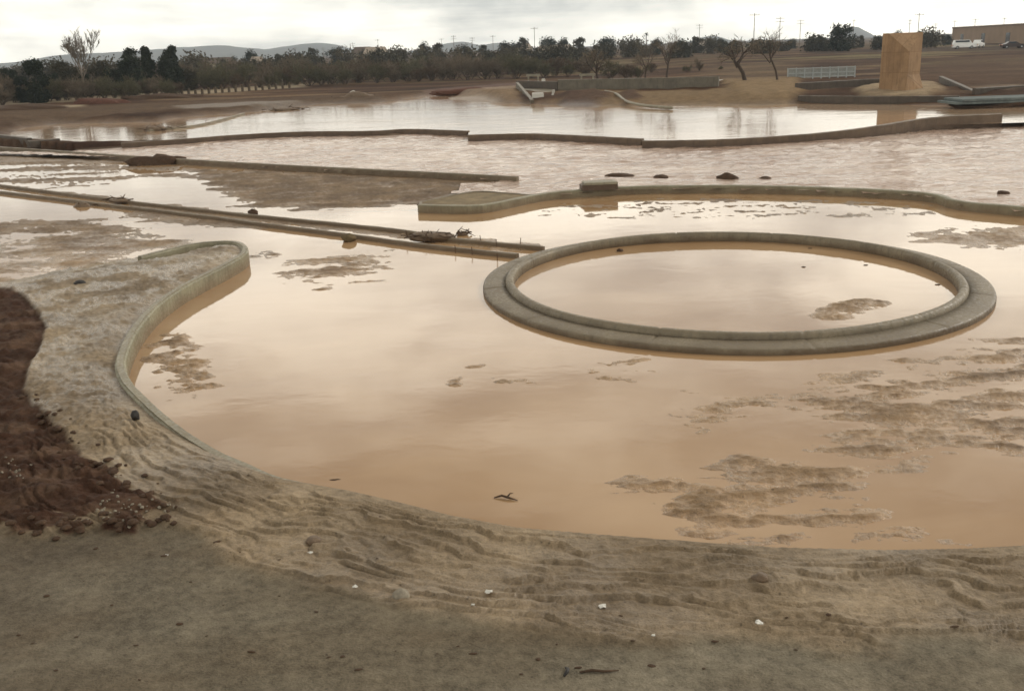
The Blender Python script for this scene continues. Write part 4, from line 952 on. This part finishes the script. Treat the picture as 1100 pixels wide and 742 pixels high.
# ------------------------------------------------------------------ sky and sun
SUN_EL, SUN_AZ = math.radians(33), math.radians(60)       # azimuth from +Y towards +X
w = bpy.data.worlds.new('World'); S.world = w; w.use_nodes = True; nt = w.node_tree; bg = nt.nodes['Background']
sky = N(nt, 'ShaderNodeTexSky', sky_type='NISHITA'); sky.sun_disc = False; sky.sun_elevation = SUN_EL; sky.sun_rotation = SUN_AZ
tc = N(nt, 'ShaderNodeTexCoord'); sep = N(nt, 'ShaderNodeSeparateXYZ'); nt.links.new(tc.outputs['Generated'], sep.inputs[0])
def mp(sx, sy, sz, loc=(0, 0, 0)):
    q = N(nt, 'ShaderNodeMapping'); q.inputs['Scale'].default_value = (sx, sy, sz); q.inputs['Location'].default_value = loc; nt.links.new(tc.outputs['Generated'], q.inputs[0]); return q.outputs[0]
n1 = noise(nt, mp(1, 1, 2.6), 3.6, 6, .55, .4); n2 = noise(nt, mp(1, 1, 14, (3, 1, .4)), 2.4, 7, .6, .4)
el = sep.outputs[2]
dens = math_(nt, 'ADD', math_(nt, 'MULTIPLY', n1, .68), math_(nt, 'MULTIPLY', n2, .32))
prof = N(nt, 'ShaderNodeFloatCurve')                       # overcast brightness against height: a bright belt over the horizon, duller overhead
cv = prof.mapping.curves[0]
for k, (a, b) in enumerate([(0, .84), (.05, .76), (.12, .96), (.27, 1.0), (.46, .46), (1, .28)]):
    if k < 1: cv.points[0].location = (a, b)
    elif k == 5: cv.points[-1].location = (a, b)
    else: cv.points.new(a, b)
prof.mapping.update()
nt.links.new(el, prof.inputs['Value'])
cl = mixc(nt, mrange(nt, dens, .42, .58, 0, 1), (10.3, 10.0, 9.2), (24.8, 23.3, 20.1))
vmx = N(nt, 'ShaderNodeVectorMath', operation='SCALE'); nt.links.new(cl, vmx.inputs[0]); nt.links.new(prof.outputs[0], vmx.inputs['Scale']); cl = vmx.outputs[0]
colr = mixc(nt, mrange(nt, n1, .40, .62, .86, .99), sky.outputs[0], cl)
colr = mixc(nt, mrange(nt, el, -.02, .0, 1, 0), colr, (2.2, 1.7, 1.3))
nt.links.new(colr, bg.inputs['Color']); bg.inputs['Strength'].default_value = .1
ld = bpy.data.lights.new('sun', 'SUN'); lo = bpy.data.objects.new('sun', ld); COL.objects.link(lo); ld.energy = 1.5; ld.angle = math.radians(14); ld.color = (1, .95, .86)
sd = Vector((math.sin(SUN_AZ)*math.cos(SUN_EL), math.cos(SUN_AZ)*math.cos(SUN_EL), math.sin(SUN_EL))); lo.rotation_euler = sd.to_track_quat('Z', 'Y').to_euler()
vs = S.view_settings; vs.view_transform = 'Standard'; vs.look = 'None'; vs.exposure = .08; vs.gamma = 1; vs.use_curve_mapping = False
S.render.engine = 'CYCLES'; S.cycles.max_bounces = 6; S.cycles.volume_bounces = 1; S.cycles.filter_width = 1.6
